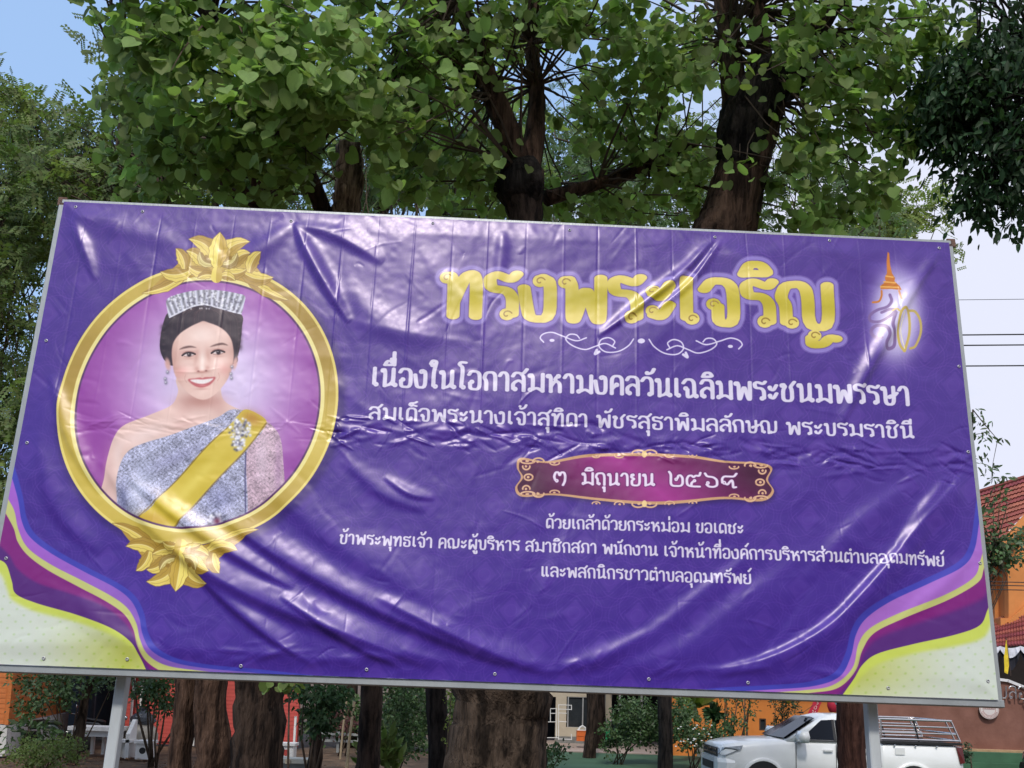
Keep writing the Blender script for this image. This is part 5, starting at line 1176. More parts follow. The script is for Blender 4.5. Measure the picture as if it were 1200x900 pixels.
            mb = MB(); vs = [P(a_, s*.965, b_) for a_, b_ in arch]+[P(a_, s*.955, b_) for a_, b_ in inn]+[P(a_, s*.90, b_) for a_, b_ in arch]
            mb.add(vs, [(k, k+1, 16+k, 15+k) for k in range(14)]+[(30+k, 31+k, k+1, k) for k in range(14)]); mb.build('wheel_arch', paint, t, True)
            mb = MB(); mb.add([P(a_, s*.948, b_) for a_, b_ in inn]+[P(x, s*.948, .36)], [(k, k+1, 15) for k in range(14)]); mb.build('arch_liner', trimb, t)
    MB().prism([P(3.72, -.935, .98), P(3.92, -.935, .98), P(3.92, -.935, 1.12), P(3.72, -.935, 1.12)], (0, -.006, 0)).build('fuel_flap', paint, t)
    # nose
    MB().loft([[P(-.015, y, z) for y, z in ((-.62, .80), (-.66, .92), (-.60, .99), (.60, .99), (.66, .92), (.62, .80))], [P(.05, y, z) for y, z in ((-.64, .78), (-.68, .92), (-.62, 1.0), (.62, 1.0), (.68, .92), (.64, .78))]]).build('grille', trimb, t)
    for z in (.955, .87): MB().box(P(-.03, 0, z), (.02, 1.15, .035), None, .0).build('grille_bar', chrome, t)
    bad = MB().box(P(-.045, 0, .93), (.012, .22, .05)); bad.build('badge', chrome, t)
    MB().loft([[P(x, y, z) for y, z in ((-hw, .40), (-hw, .70), (-hw+.05, .78), (hw-.05, .78), (hw, .70), (hw, .40))] for x, hw in ((-.06, .60), (-.04, .80), (.12, .935), (.3, .935))]).build('bumper', trimb if not rack else paint, t)
    MB().box(P(-.065, 0, .60), (.02, 1.0, .16)).build('lower_grille', trimb, t)
    MB().tube([P(2.0, -.1, 1.78), P(2.06, -.1, 1.80), P(2.3, -.1, 1.97)], .006, 5).build('aerial', trimb, t); MB().box(P(2.0, -.1, 1.785), (.1, .05, .04), None, .01).build('aerial_base', trimb, t)
    MB().prism([P(5.16, -.93, 1.17), P(5.20, -.94, .85), P(5.10, -.945, .82), P(5.02, -.945, 1.17)], (0, .12, 0)).build('tail_light', mat('tail_lamp', (.10, .01, .01), .2, coat=.5) if 'tail_lamp' not in MATS else MATS['tail_lamp'], t)
    if rack:
        rk = thing('stainless_cage', 'stainless steel tube cage standing on the white pickup bed', 'cage', P(4.3, 0, 1.26))
        xs0, xs1 = 3.45, 5.02
        for s in (-1, 1):
            y = s*.84
            for k, z in enumerate((1.30, 1.44, 1.58, 1.72)):
                xe = 5.16-(z-1.30)*.42
                MB().tube([P(3.44, y, z), P(xe-.08, y, z), P(xe, y, z)], .017 if k not in (0, 3) else .024, 8).build('rail', stain, rk)
            for x in (3.46, 4.28): MB().tube([P(x, y, 1.25), P(x-.12 if x > 4 else x, y, 1.72)], .02, 8).build('upright', stain if x < 4 else trimb, rk)
            MB().tube([P(5.16, y, 1.28), P(4.98, y, 1.70), P(4.93, y, 1.72)], .022, 8).build('upright', stain, rk)
            MB().tube([P(5.06, y, 1.28), P(4.85, y, 1.72)], .016, 8).build('upright', stain, rk)
        for x, z in ((3.46, 1.72), (4.96, 1.72), (5.16, 1.30), (5.08, 1.45), (3.46, 1.44)): MB().tube([P(x, -.84, z), P(x, .84, z)], .02, 8).build('crossbar', stain, rk)
        MB().tube([P(3.5, -.3, 1.44), P(4.6, -.3, 1.44)], .015, 6).build('rail', stain, rk)
        for x in (3.7, 4.15, 4.6): MB().lathe(P(x, -.932, 1.17), [(.02, 0), (.02, .02), (0.001, .025)], 8, [[1, 0, 0], [0, 0, 1], [0, -1, 0]]).build('bolt', chrome, rk)
    return t
pn = W(845, 880, 18.5); pickup(pn[0]+.0, 18.5, 'white pickup truck parked facing left behind the right banner post', wpaint)
pn = W(1194, 890, 20.4); pickup(pn[0], 18.6, 'dark car nose just showing at the right edge below the sign wall', mat('dark_car_paint', (.02, .022, .03), .25, .1, coat=.8), False)
# ------------------------------------------------------------------ trees and shrubs
HEART = (np.array([(0, .05, 0), (-.24, -.04, .05), (-.45, .14, .08), (-.50, .40, .09), (-.36, .72, .05), (0, .97, -.08), (.36, .72, .05), (.50, .40, .09), (.45, .14, .08), (.24, -.04, .05), (0, .45, -.02)]), [(10, 0, 1, 2), (10, 2, 3), (10, 3, 4), (10, 4, 5), (10, 5, 6), (10, 6, 7), (10, 7, 8), (10, 8, 9, 0)])
LONG = (np.array([(0, 0, 0), (-.18, .3, .04), (-.15, .7, .02), (0, 1, -.08), (.15, .7, .02), (.18, .3, .04), (0, .5, -.03)]), [(6, 0, 1, 2), (6, 2, 3, 3), (6, 3, 4, 5), (6, 5, 0, 0)])
LONG = (LONG[0], [(0, 1, 2, 6), (2, 3, 6), (3, 4, 6), (4, 5, 0, 6)])
OVAL = (np.array([(0, 0, 0), (-.28, .4, .07), (0, 1, -.05), (.28, .4, .07)]), [(0, 1, 2), (0, 2, 3)])
_v = []; _f = []
for k in range(5):
    for s in (-1, 1):
        o = len(_v); y = .10+k*.19; _v += [(0, y, 0), (s*.17, y-.02, .03), (s*.32, y+.13, -.02), (s*.13, y+.17, .02)]; _f.append((o, o+1, o+2, o+3))
SPRAY = (np.array(_v), _f)
def frames(n, d, up, rng):
    """one local frame per leaf: y along d, z roughly up"""
    d = d/np.linalg.norm(d, axis=1)[:, None]; x = np.cross(d, up); x /= np.linalg.norm(x, axis=1)[:, None]+1e-9; z = np.cross(x, d)
    return np.stack([x, d, z], 2)
def leaf_mesh(name, P, A, S, tmpl, m, parent, kind=True):
    tv, tf = tmpl; n = len(P); nv = len(tv)
    V_ = np.einsum('nij,kj->nki', A, tv)*S[:, None, None]+P[:, None, :]
    sizes = np.array([len(f) for f in tf], np.int32); flat = np.concatenate([np.array(f, np.int32) for f in tf])
    loops = (flat[None]+(np.arange(n, dtype=np.int32)*nv)[:, None]).reshape(-1); tot = np.tile(sizes, n)
    me = bpy.data.meshes.new(name); me.vertices.add(n*nv); me.vertices.foreach_set('co', V_.reshape(-1).astype(np.float32))
    me.loops.add(len(loops)); me.loops.foreach_set('vertex_index', loops); me.polygons.add(len(tot))
    st = np.zeros(len(tot), np.int32); st[1:] = np.cumsum(tot)[:-1]; me.polygons.foreach_set('loop_start', st); me.polygons.foreach_set('loop_total', tot)
    me.update(); me.polygons.foreach_set('use_smooth', np.ones(len(tot), bool)); me.materials.append(m); o = link(name, me, parent)
    if kind: stuff(o)
    return o
def bark_tube(pts, rad, seed, n=16, step=.12, rough=.10):
    rng = np.random.RandomState(seed); p = crv([tuple(q) for q in pts], 8); L = np.concatenate([[0], np.cumsum(np.linalg.norm(np.diff(p, axis=0), axis=1))])
    rr = np.interp(L, np.linspace(0, L[-1], len(rad)) if len(rad) != len(pts) else L[np.minimum(np.arange(len(pts))*8, len(L)-1)], rad)
    m = max(6, min(110, int(L[-1]/step))); s = np.linspace(0, L[-1], m); c = np.stack([np.interp(s, L, p[:, k]) for k in range(3)], 1); rr = np.interp(s, L, rr)
    c += rng.normal(0, 1, c.shape)*rr[:, None]*.03
    ph = rng.uniform(0, 6.28, 5); mb = MB(); rings = []
    t = np.gradient(c, axis=0); t /= np.linalg.norm(t, axis=1)[:, None]; a = np.cross(t[0], [0, 1., 0]); a /= np.linalg.norm(a)
    for i in range(m):
        a = a-t[i]*(a@t[i]); a /= np.linalg.norm(a); b_ = np.cross(t[i], a); w = np.linspace(0, 2*math.pi, n, endpoint=False)
        k = 1+rough*(np.sin(3*w+ph[0]+s[i]*.5)*.5+np.sin(5*w+ph[1]-s[i]*.9)*.35+np.sin(8*w+ph[2]+s[i]*2.2)*.2)+rng.normal(0, rough*.22, n)
        rings.append(list(c[i]+(a[None]*np.cos(w)[:, None]+b_[None]*np.sin(w)[:, None])*(rr[i]*k)[:, None]))
    return mb.loft(rings)
def bark(name, col, col2, sc=5, **k): return mat(name, col, .95, .35, sc, bump=1., bscale=14, bdist=.06, col2=col2, hard=.1, stretch=(2.4, 2.4, .4), spec=.15, **k)
BK_D = bark('dark_bark', (.018, .012, .010), (.060, .040, .030)); BK_R = bark('red_brown_bark', (.036, .020, .014), (.11, .065, .045), 4); BK_P = bark('pale_bark', (.10, .065, .045), (.36, .26, .19), 7)  # dark and grey brown barks carry the trunks' shade in their colour
BK_B = bark('blackened_bark', (.012, .010, .010), (.035, .028, .024)); BK_M = bark('grey_brown_bark', (.028, .020, .015), (.095, .068, .05), 4)
LF = mat('round_leaf', (.20, .29, .085), .55, .25, 1.2, trans=.45, island=.42, spec=.22); LFf = mat('fine_leaf', (.085, .145, .045), .6, .3, .8, trans=.36, island=.35, col2=(.17, .22, .06))
LFd = mat('dark_long_leaf', (.034, .072, .030), .5, .25, 1., trans=.30, island=.35, spec=.2); LFy = mat('yellow_green_leaf', (.15, .20, .04), .6, .25, 1., trans=.35, island=.3); LFs = mat('shrub_leaf', (.04, .085, .030), .5, .3, 2., trans=.2, island=.4, col2=(.08, .14, .045))
LFb = mat('back_leaf', (.075, .13, .045), .6, .3, .6, trans=.3, island=.35); twigm = mat('twig_bark', (.08, .055, .038), .9, .3, 12)
def crown(blobs, seed, per, spread, size, hang=.6, flat=.8):
    """leaf clusters in ellipsoids given by pixel, depth and radii (px, px, metres), count"""
    rng = np.random.RandomState(seed); P = []; D = []; CC = []
    for px, py, Y, rx, ry, rd, n in blobs:
        k = max(1, n//per); q = rng.normal(size=(k, 3)); q /= np.linalg.norm(q, axis=1)[:, None]; q *= (rng.rand(k, 1)**.5)
        for a in q:
            Yk = Y+a[1]*rd; c = W(px+a[0]*rx, py+a[2]*ry, Yk); CC.append(c)
            d = np.array([a[0], a[1]-.4, -a[2]*.5])+rng.normal(0, .5, 3); d /= np.linalg.norm(d); m = per
            s = np.linspace(0, 1, m)[:, None]; pts = c+d*(s-.4)*spread*2.4+rng.normal(0, spread*.42, (m, 3)); pts[:, 2] -= s[:, 0]**2*spread*.5
            P.append(pts); dd = d*.5+rng.normal(0, .55, (m, 3)); dd[:, 2] -= hang; D.append(dd)
    P = np.concatenate(P); D = np.concatenate(D); n = len(P)
    up = rng.normal(0, 1, (n, 3))*(1.2-flat); up[:, 2] += flat*.75; up[:, 1] -= .75
    return P, frames(n, D, up, rng), size*(.5+.8*rng.beta(1.6, 2.2, n)), np.array(CC)
def twigs(CC, nodes, seed, frac, m, parent, r=.012):
    rng = np.random.RandomState(seed); mb = MB(); nodes = np.array(nodes)
    for c in CC:
        if rng.rand() > frac: continue
        k = np.argsort(np.linalg.norm(nodes-c, axis=1))[:3]; b_ = nodes[rng.choice(k)]; L = np.linalg.norm(c-b_)
        if L > 3.2: b_ = c+(b_-c)*3.2/L
        mid = (c+b_)/2+rng.normal(0, .10, 3)*min(L, 2)+np.array([0, 0, .06*L]); mb.tube([b_, b_*.5+mid*.5+rng.normal(0, .03, 3), mid, mid*.4+c*.6+rng.normal(0, .03, 3), c], [r*1.7, r*1.4, r, r*.7, r*.4], 4, cap=False)
    if mb.v: stuff(mb.build('twigs', m, parent))
def near_leaves(P, A, S, tmpl, m, parent, count, ok):
    """the largest leaves in view become parts of their own, sharing one mesh"""
    px, py = proj(P); vis = (px > 5) & (px < 1195) & (py > 4) & ok(px, py); dist = np.linalg.norm(P-EYE, axis=1)/S
    idx = np.where(vis)[0]; idx = idx[np.argsort(dist[idx])][:count]
    me = bpy.data.meshes.new('leaf'); me.from_pydata([tuple(v) for v in tmpl[0]], [], tmpl[1]); me.update(); me.polygons.foreach_set('use_smooth', [True]*len(tmpl[1])); me.materials.append(m)
    for i in idx:
        o = link('leaf', me, parent); M4 = Matrix([[*(A[i][r]*S[i]), P[i][r]] for r in range(3)]+[[0, 0, 0, 1]]); o.matrix_basis = Matrix(M4)
    keep = np.ones(len(P), bool); keep[idx] = False
    return keep
def ground_of(px, Y): p = W(px, 800, Y); return np.array([p[0], Y, -.15])
above = lambda px, py: py < 235+.0463*(px-76)

# --- the big round-leaved tree: fat trunk, forked behind the banner
t = thing('round_leaf_tree', 'largest tree, thick trunk under the banner centre, forked limbs and round leaves above', 'tree', ground_of(585, 9.6))
tb = ground_of(578, 9.6)
bark_tube([tb+np.array([-.0, 0, -.1]), W(581, 900, 9.6), W(586, 850, 9.6), W(592, 790, 9.6), W(604, 700, 9.7)], [.72, .56, .51, .56, .60], 1, 28, .1).build('trunk', BK_M, t, True)
bark_tube([W(597, 730, 9.7), W(607, 560, 9.7), W(615, 400, 9.7), W(614, 260, 9.7), W(612, 205, 9.7)], [.44, .36, .27, .20, .26], 2, 18, .1).build('limb', BK_D, t, True)
bark_tube([W(613, 250, 9.7), W(612, 226, 9.68), W(611, 206, 9.66), W(613, 192, 9.7)], [.14, .30, .27, .15], 31, 16, .05, .22).build('burl', BK_B, t, True)
bark_tube([W(612, 215, 9.7), W(597, 160, 9.6), W(577, 110, 9.5), W(562, 60, 9.4), W(540, 0, 9.2), W(520, -120, 9)], [.17, .145, .13, .11, .10, .07], 3, 12, .09).build('limb', BK_R, t, True)
bark_tube([W(617, 210, 9.7), W(627, 160, 9.8), W(629, 100, 9.9), W(624, 50, 10), W(640, -60, 10)], [.15, .115, .10, .085, .06], 4, 12, .09).build('limb', BK_R, t, True)
bark_tube([W(628, 700, 9.8), W(700, 560, 9.9), W(780, 400, 10), W(845, 275, 10), W(872, 190, 10), W(893, 118, 10)], [.45, .44, .42, .38, .31, .30], 5, 24, .1).build('limb', BK_R, t, True)
bark_tube([W(868, 200, 9.92), W(868, 165, 9.85), W(878, 128, 9.8), W(900, 100, 9.85), W(925, 88, 9.9), W(940, 80, 10)], [.26, .30, .31, .32, .26, .1], 32, 18, .06, .2).build('burl', BK_B, t, True)
bark_tube([W(868, 170, 10), W(860, 110, 10), W(856, 50, 10), W(848, -20, 10), W(846, -150, 10)], [.19, .16, .14, .14, .1], 6, 14, .09).build('limb', BK_R, t, True)
bark_tube([W(893, 118, 10), W(893, 70, 10), W(887, 10, 10), W(880, -100, 10)], [.17, .13, .11, .08], 7, 14, .09).build('limb', BK_R, t, True)
bark_tube([W(930, 95, 10), W(960, 40, 9.8), W(1010, -40, 9.5)], [.12, .08, .05], 8, 10, .1).build('limb', BK_D, t, True)
bark_tube([W(640, 232, 10.2), W(700, 215, 10.5), W(760, 195, 10.8), W(830, 160, 11)], [.10, .08, .07, .04], 9, 8, .12).build('limb', BK_R, t, True)
nodes = [W(540, 0, 9.2), W(577, 110, 9.5), W(629, 100, 9.9), W(624, 50, 10), W(856, 50, 10), W(887, 10, 10), W(700, 215, 10.5), W(893, 118, 10), W(960, 40, 9.8), W(760, 195, 10.8), W(612, 205, 9.7), W(520, -120, 9)]
bl = [(470, 60, 8.6, 120, 90, 1.0, 720), (500, 180, 9.6, 120, 60, 1.0, 600), (440, 150, 8.2, 70, 60, .6, 330), (560, 30, 9., 110, 60, 1., 560), (680, 10, 9.4, 110, 50, 1., 430), (640, 235, 11.2, 130, 40, 1., 560),
      (700, 130, 10.6, 50, 90, 1., 260), (780, 60, 10, 90, 70, 1.2, 560), (760, 170, 10.8, 70, 60, 1., 440), (850, 60, 9.2, 90, 60, .8, 300), (830, 200, 10.6, 60, 60, 1., 300), (960, 60, 9.4, 90, 70, 1., 520), (930, 170, 9.6, 70, 60, .8, 250),
      (1000, 130, 9.8, 60, 70, .8, 280), (960, 235, 10, 70, 45, .8, 260), (1020, 210, 10, 40, 40, .6, 100), (1060, 40, 9.4, 70, 60, .8, 320), (1090, 100, 9.7, 36, 60, .6, 200), (1060, 160, 9.8, 36, 40, .5, 120), (880, 180, 9.2, 40, 30, .3, 50), (700, -150, 9.5, 330, 110, 2, 1500), (420, -130, 8.5, 200, 90, 1.4, 700), (1000, -130, 9.5, 180, 90, 1.5, 600), (600, -420, 6.6, 420, 120, 1.1, 500), (950, -400, 6.8, 300, 120, 1.1, 300),  # the two forward blobs far above the frame are added to shade the trunks
      (700, 80, 13, 240, 130, 1.5, 620), (520, 120, 12, 120, 110, 1., 520)]
P, A, S, CC = crown(bl, 41, 12, .19, .158, .75)
def clear_view(P, A, S, lines, seed, keep_p=.30):
    """the foliage opens in front of the limbs"""
    gx_, gy_ = proj(P); cut = np.zeros(len(P), bool)
    for pts, w in lines:
        for a, b in zip(pts[:-1], pts[1:]):
            a = np.array(a, float); b = np.array(b, float); e = b-a; t = np.clip(((gx_-a[0])*e[0]+(gy_-a[1])*e[1])/(e@e), 0, 1); cut |= np.hypot(gx_-a[0]-t*e[0], gy_-a[1]-t*e[1]) < w
    cut &= (P[:, 1] < 11) & (np.random.RandomState(seed).rand(len(P)) > keep_p)
    return P[~cut], A[~cut], S[~cut]
LIMB_LINES = [([(612, 260), (612, 200), (577, 110), (545, 0)], 20), ([(617, 210), (629, 100), (624, 40)], 17), ([(845, 275), (872, 190), (910, 100)], 38), ([(868, 170), (858, 90), (848, 0)], 22), ([(893, 118), (890, 0)], 18), ([(640, 232), (760, 195)], 12), ]
gx_, gy_ = proj(P); hole = (((gx_-655)/28)**2+((gy_-92)/40)**2 < 1)
P, A, S = P[~hole], A[~hole], S[~hole]
P, A, S = clear_view(P, A, S, LIMB_LINES, 1); P, A, S = clear_view(P, A, S, [([(400, 270), (402, 170)], 36)], 3, .03)
keep = near_leaves(P, A, S, HEART, LF, t, 170, above); leaf_mesh('crown', P[keep], A[keep], S[keep], HEART, LF, t); twigs(CC, nodes, 5, .5, twigm, t)

# --- second round-leaved tree, broken stem at the left
t = thing('broken_stem_tree', 'round leaved tree with a broken pale stub rising behind the banner left of centre', 'tree', ground_of(300, 10))
bark_tube([ground_of(296, 10), W(299, 900, 10), W(302, 850, 10), W(304, 790, 10), W(322, 650, 10), W(362, 450, 10), W(402, 270, 10)], [.34, .28, .27, .27, .25, .22, .17], 11, 20, .1, .16).build('trunk', BK_D, t, True)
bark_tube([W(400, 275, 9.9), W(406, 235, 9.9), W(409, 200, 9.88), W(407, 172, 9.86)], [.16, .17, .16, .15], 12, 16, .05, .26).build('stub', BK_P, t, True)
bark_tube([W(396, 300, 10), W(360, 200, 9.7), W(310, 110, 9.4), W(250, 30, 9), W(190, -60, 8.8)], [.12, .10, .08, .06, .04], 13, 10, .12).build('limb', BK_D, t, True)
bark_tube([W(392, 310, 10.1), W(300, 240, 10), W(220, 160, 9.8), W(150, 90, 9.6)], [.09, .07, .05, .03], 14, 8, .12).build('limb', BK_D, t, True)
nodes = [W(360, 200, 9.7), W(310, 110, 9.4), W(250, 30, 9), W(300, 240, 10), W(220, 160, 9.8), W(150, 90, 9.6), W(190, -60, 8.8)]
bl = [(340, 60, 7.4, 100, 80, .7, 560), (300, 120, 8., 100, 60, .7, 500), (240, 60, 8., 90, 70, .8, 520), (330, 190, 8.8, 110, 45, .8, 500), (230, 170, 9., 80, 50, .8, 380), (180, 20, 8.4, 70, 50, .8, 330), (400, 130, 7.6, 60, 70, .5, 200), (260, -110, 8, 200, 80, 1.2, 700), (150, -420, 6.6, 330, 120, 1., 400), (110, -40, 8, 70, 45, .6, 170),  # highest forward blob is an added overhang, out of view, shading what stands below
      (300, 150, 12, 170, 100, 1., 650), (160, 110, 9.4, 50, 50, .5, 190), (185, 195, 9.6, 60, 40, .6, 260), (350, 60, 7.0, 60, 50, .4, 90), (345, 215, 10.2, 120, 26, .5, 300)]
P, A, S, CC = crown(bl, 42, 12, .18, .155, .75); P, A, S = clear_view(P, A, S, LIMB_LINES, 2); P, A, S = clear_view(P, A, S, [([(402, 270), (404, 175)], 36)], 4, .03); keep = near_leaves(P, A, S, HEART, LF, t, 150, above); leaf_mesh('crown', P[keep], A[keep], S[keep], HEART, LF, t); twigs(CC, nodes, 6, .5, twigm, t)

# --- twin red-brown trunks and the fine-leaved tree at the left
t = thing('twin_stem_tree', 'tree with two merging reddish brown stems under the banner left part', 'tree', ground_of(232, 11.5))
bark_tube([ground_of(232, 11.5), W(248, 900, 11.5), W(250, 870, 11.5), W(246, 830, 11.5), W(247, 790, 11.5), W(240, 650, 11.6), W(225, 450, 12), W(190, 250, 12.4)], [.26, .21, .23, .205, .20, .17, .13, .08], 15, 18, .1, .09).build('trunk', BK_R, t, True)
bark_tube([ground_of(226, 11.6), W(210, 900, 11.6), W(214, 850, 11.6), W(218, 790, 11.6), W(205, 640, 11.8), W(170, 440, 12.2), W(130, 250, 12.6)], [.22, .15, .145, .14, .12, .10, .06], 16, 16, .1, .08).build('limb', BK_R, t, True)
bl = [(120, 200, 13, 80, 70, 1., 520), (180, 160, 13.4, 70, 60, 1., 420), (60, 190, 13.6, 70, 70, 1., 380), (160, 110, 13, 40, 60, .6, 140), (200, 225, 13.2, 90, 30, .8, 300), (130, 60, 12.6, 24, 30, .5, 40)]
P, A, S, CC = crown(bl, 43, 8, .22, .30, .35); leaf_mesh('crown', P, A, S, SPRAY, LFf, t); twigs(CC, [W(190, 250, 12.4), W(130, 250, 12.6), W(150, 180, 12.8)], 7, .7, twigm, t, .009)
t = thing('feathery_tree', 'fine leaved bright tree at the left edge beside the banner frame', 'tree', ground_of(-60, 15))
bark_tube([ground_of(-60, 15), W(-50, 700, 15), W(-30, 450, 15), W(10, 250, 15.2), W(40, 130, 15.4)], [.25, .2, .17, .12, .05], 17, 12, .2).build('trunk', BK_D, t, True)
bl = [(10, 150, 15, 60, 60, 1., 400), (40, 260, 15, 80, 60, 1.2, 560), (-10, 360, 14.6, 80, 80, 1.2, 560), (20, 460, 14.6, 60, 80, 1., 420), (-20, 560, 14.4, 60, 80, 1., 360), (60, 130, 15.4, 40, 20, .6, 60), (5, 100, 15.4, 30, 30, .6, 70), (-120, 250, 15, 100, 200, 2, 700), (85, 215, 15.6, 60, 40, .8, 180), (-40, 700, 14.6, 60, 70, 1, 260)]
P, A, S, CC = crown(bl, 44, 8, .24, .34, .35); leaf_mesh('crown', P, A, S, SPRAY, LFf, t); twigs(CC, [W(-30, 450, 15), W(10, 250, 15.2), W(40, 130, 15.4), W(-50, 600, 15)], 8, .6, twigm, t, .01)

# --- slim dark trunks, their crowns form the mid layer
def slim(label, pts, rad, seed, bk, blobs, lm=LFb, name='slim_tree', size=.24, tm=SPRAY, group=None, per=8, spread=.24):
    t = thing(name, label, 'tree', ground_of(*pts[0]), group); pp = [ground_of(*pts[0])]+[W(*q) for q in pts[1:]]
    bark_tube(pp, rad, seed, 14, .12, .10).build('trunk', bk, t, True)
    if blobs:
        P, A, S, CC = crown(blobs, seed+100, per, spread, size, .4); leaf_mesh('crown', P, A, S, tm, lm, t); twigs(CC, pp[-3:], seed, .35, twigm, t, .012)
    return t
slim('slim dark trunk standing left of the dark green shrub, under banner centre left', [(430, 15), (430, 900, 15), (433, 850, 15), (436, 790, 15), (440, 500, 15.4), (450, 250, 15.8)], [.24, .20, .19, .19, .15, .08], 51, BK_D, [(420, 200, 15.6, 130, 60, 1.4, 500), (470, 110, 15.6, 140, 100, 1.4, 600)])
slim('slim blackish trunk close left of the thickest trunk', [(514, 13.5), (514, 900, 13.5), (513, 850, 13.5), (510, 790, 13.5), (500, 500, 14), (520, 250, 14.4)], [.20, .165, .16, .16, .13, .08], 52, BK_B, [(540, 190, 14.4, 130, 70, 1.4, 560), (620, 200, 14.4, 90, 60, 1., 320)])
slim('straight dark trunk standing before the cream building, its foot visible', [(692, 27), (692, 870, 27), (694, 840, 27), (695, 800, 27), (700, 500, 27), (710, 300, 27)], [.22, .19, .165, .16, .15, .10], 53, BK_D, [(740, 190, 26, 120, 60, 2.4, 500), (690, 150, 25, 110, 80, 2, 350)], size=.36)
slim('straight dark trunk left of the pickup nose', [(780, 21.5), (780, 900, 21.5), (780, 850, 21.5), (779, 800, 21.5), (785, 500, 22), (800, 250, 22)], [.22, .185, .175, .175, .15, .08], 54, BK_B, [(800, 200, 22, 90, 70, 2, 260), (760, 240, 21.5, 110, 40, 1.4, 300)], size=.32)
slim('reddish dark trunk standing in front of the pickup cab', [(999, 13), (999, 900, 13), (998, 850, 13), (997, 800, 13), (990, 560, 13.2), (970, 300, 13.4)], [.22, .20, .20, .195, .16, .08], 55, bark('reddish_dark_bark', (.045, .020, .016), (.085, .040, .030)), [(960, 200, 13.4, 80, 60, 1., 260), (1010, 250, 13.4, 50, 26, .8, 100)])
t = thing('long_leaf_tree', 'dark long leaved tree whose crown fills the top right corner against the sky', 'tree', ground_of(1330, 9.6))
bark_tube([ground_of(1330, 9.6), W(1325, 700, 9.6), W(1310, 400, 9.5), W(1270, 200, 9.4), W(1235, 90, 9.2)], [.28, .24, .2, .16, .1], 63, 14, .12).build('trunk', BK_D, t, True)
bl = [(1130, 110, 9.2, 60, 50, .6, 1100), (1180, 60, 9., 80, 60, .8, 1300), (1190, 170, 9.2, 60, 60, .6, 1200), (1110, 160, 9.4, 40, 34, .4, 460), (1180, 250, 9.2, 40, 22, .4, 200), (1090, 140, 9.4, 34, 34, .4, 300), (1160, 225, 9.3, 50, 30, .5, 420), (1250, 120, 9, 80, 160, 1, 900), (1150, -40, 9, 120, 70, 1, 500), (1130, 215, 9.3, 30, 26, .4, 150)]
P, A, S, CC = crown(bl, 45, 10, .15, .15, .9, .5); keep = near_leaves(P, A, S, LONG, LFd, t, 150, above); leaf_mesh('crown', P[keep], A[keep], S[keep], LONG, LFd, t); twigs(CC, [W(1240, 100, 9.2), W(1200, 60, 9.4), W(1190, 180, 9.4), W(1150, 120, 9.3)], 9, .4, BK_B, t, .012)
bark_tube([W(1270, 200, 9.4), W(1215, 160, 9.3), W(1160, 140, 9.3), W(1120, 120, 9.3)], [.08, .05, .035, .02], 18, 8, .12).build('limb', BK_D, t, True)
slim('yellow green feathery tree beyond the top right corner of the banner', [(1050, 26), (1050, 700, 26), (1052, 450, 26), (1050, 280, 26)], [.3, .25, .2, .1], 56, BK_M, [(1060, 255, 26, 55, 32, 1.6, 280), (1000, 262, 26, 50, 25, 1.4, 170), (1090, 240, 26, 26, 24, 1., 70), (1040, 225, 25.6, 30, 16, 1, 50), (1120, 300, 26, 22, 10, .8, 26)], LFy, 'feathery_tree', .5)
slim('thin distant tree with sparse twigs seen through the gap left of the sky', [(960, 30), (960, 700, 30), (955, 300, 30), (950, 200, 30)], [.3, .25, .15, .08], 57, BK_M, [(950, 190, 30, 60, 60, 2, 160), (800, 170, 30, 110, 60, 2, 300), (720, 130, 30, 60, 60, 2, 160)], LFy, 'distant_tree', .42)
slim('loose leafy sapling poking out beside the right edge of the banner', [(1135, 25), (1136, 760, 25), (1136, 620, 25), (1140, 480, 25)], [.08, .07, .055, .02], 58, BK_M, [(1145, 490, 25, 20, 12, .4, 36), (1152, 510, 25, 16, 10, .4, 30), (1145, 545, 25, 22, 14, .4, 56), (1165, 560, 25, 14, 8, .3, 26), (1140, 600, 25, 16, 24, .4, 60)], LFs, 'sapling', .26, LONG, None, 6, .18)
slim('small dense tree in front of the red tiled roof at the right', [(1135, 24.5), (1140, 760, 24.5), (1148, 690, 24.5), (1166, 640, 24.5)], [.08, .07, .06, .04], 59, BK_D, [(1172, 640, 24.5, 26, 24, .6, 420), (1160, 656, 24.5, 18, 16, .5, 200), (1195, 632, 24.5, 14, 12, .5, 80), (1170, 588, 24.5, 10, 18, .4, 40), (1150, 615, 24.5, 12, 20, .4, 90)], LFs, 'small_tree', .2, OVAL, None, 6, .15)

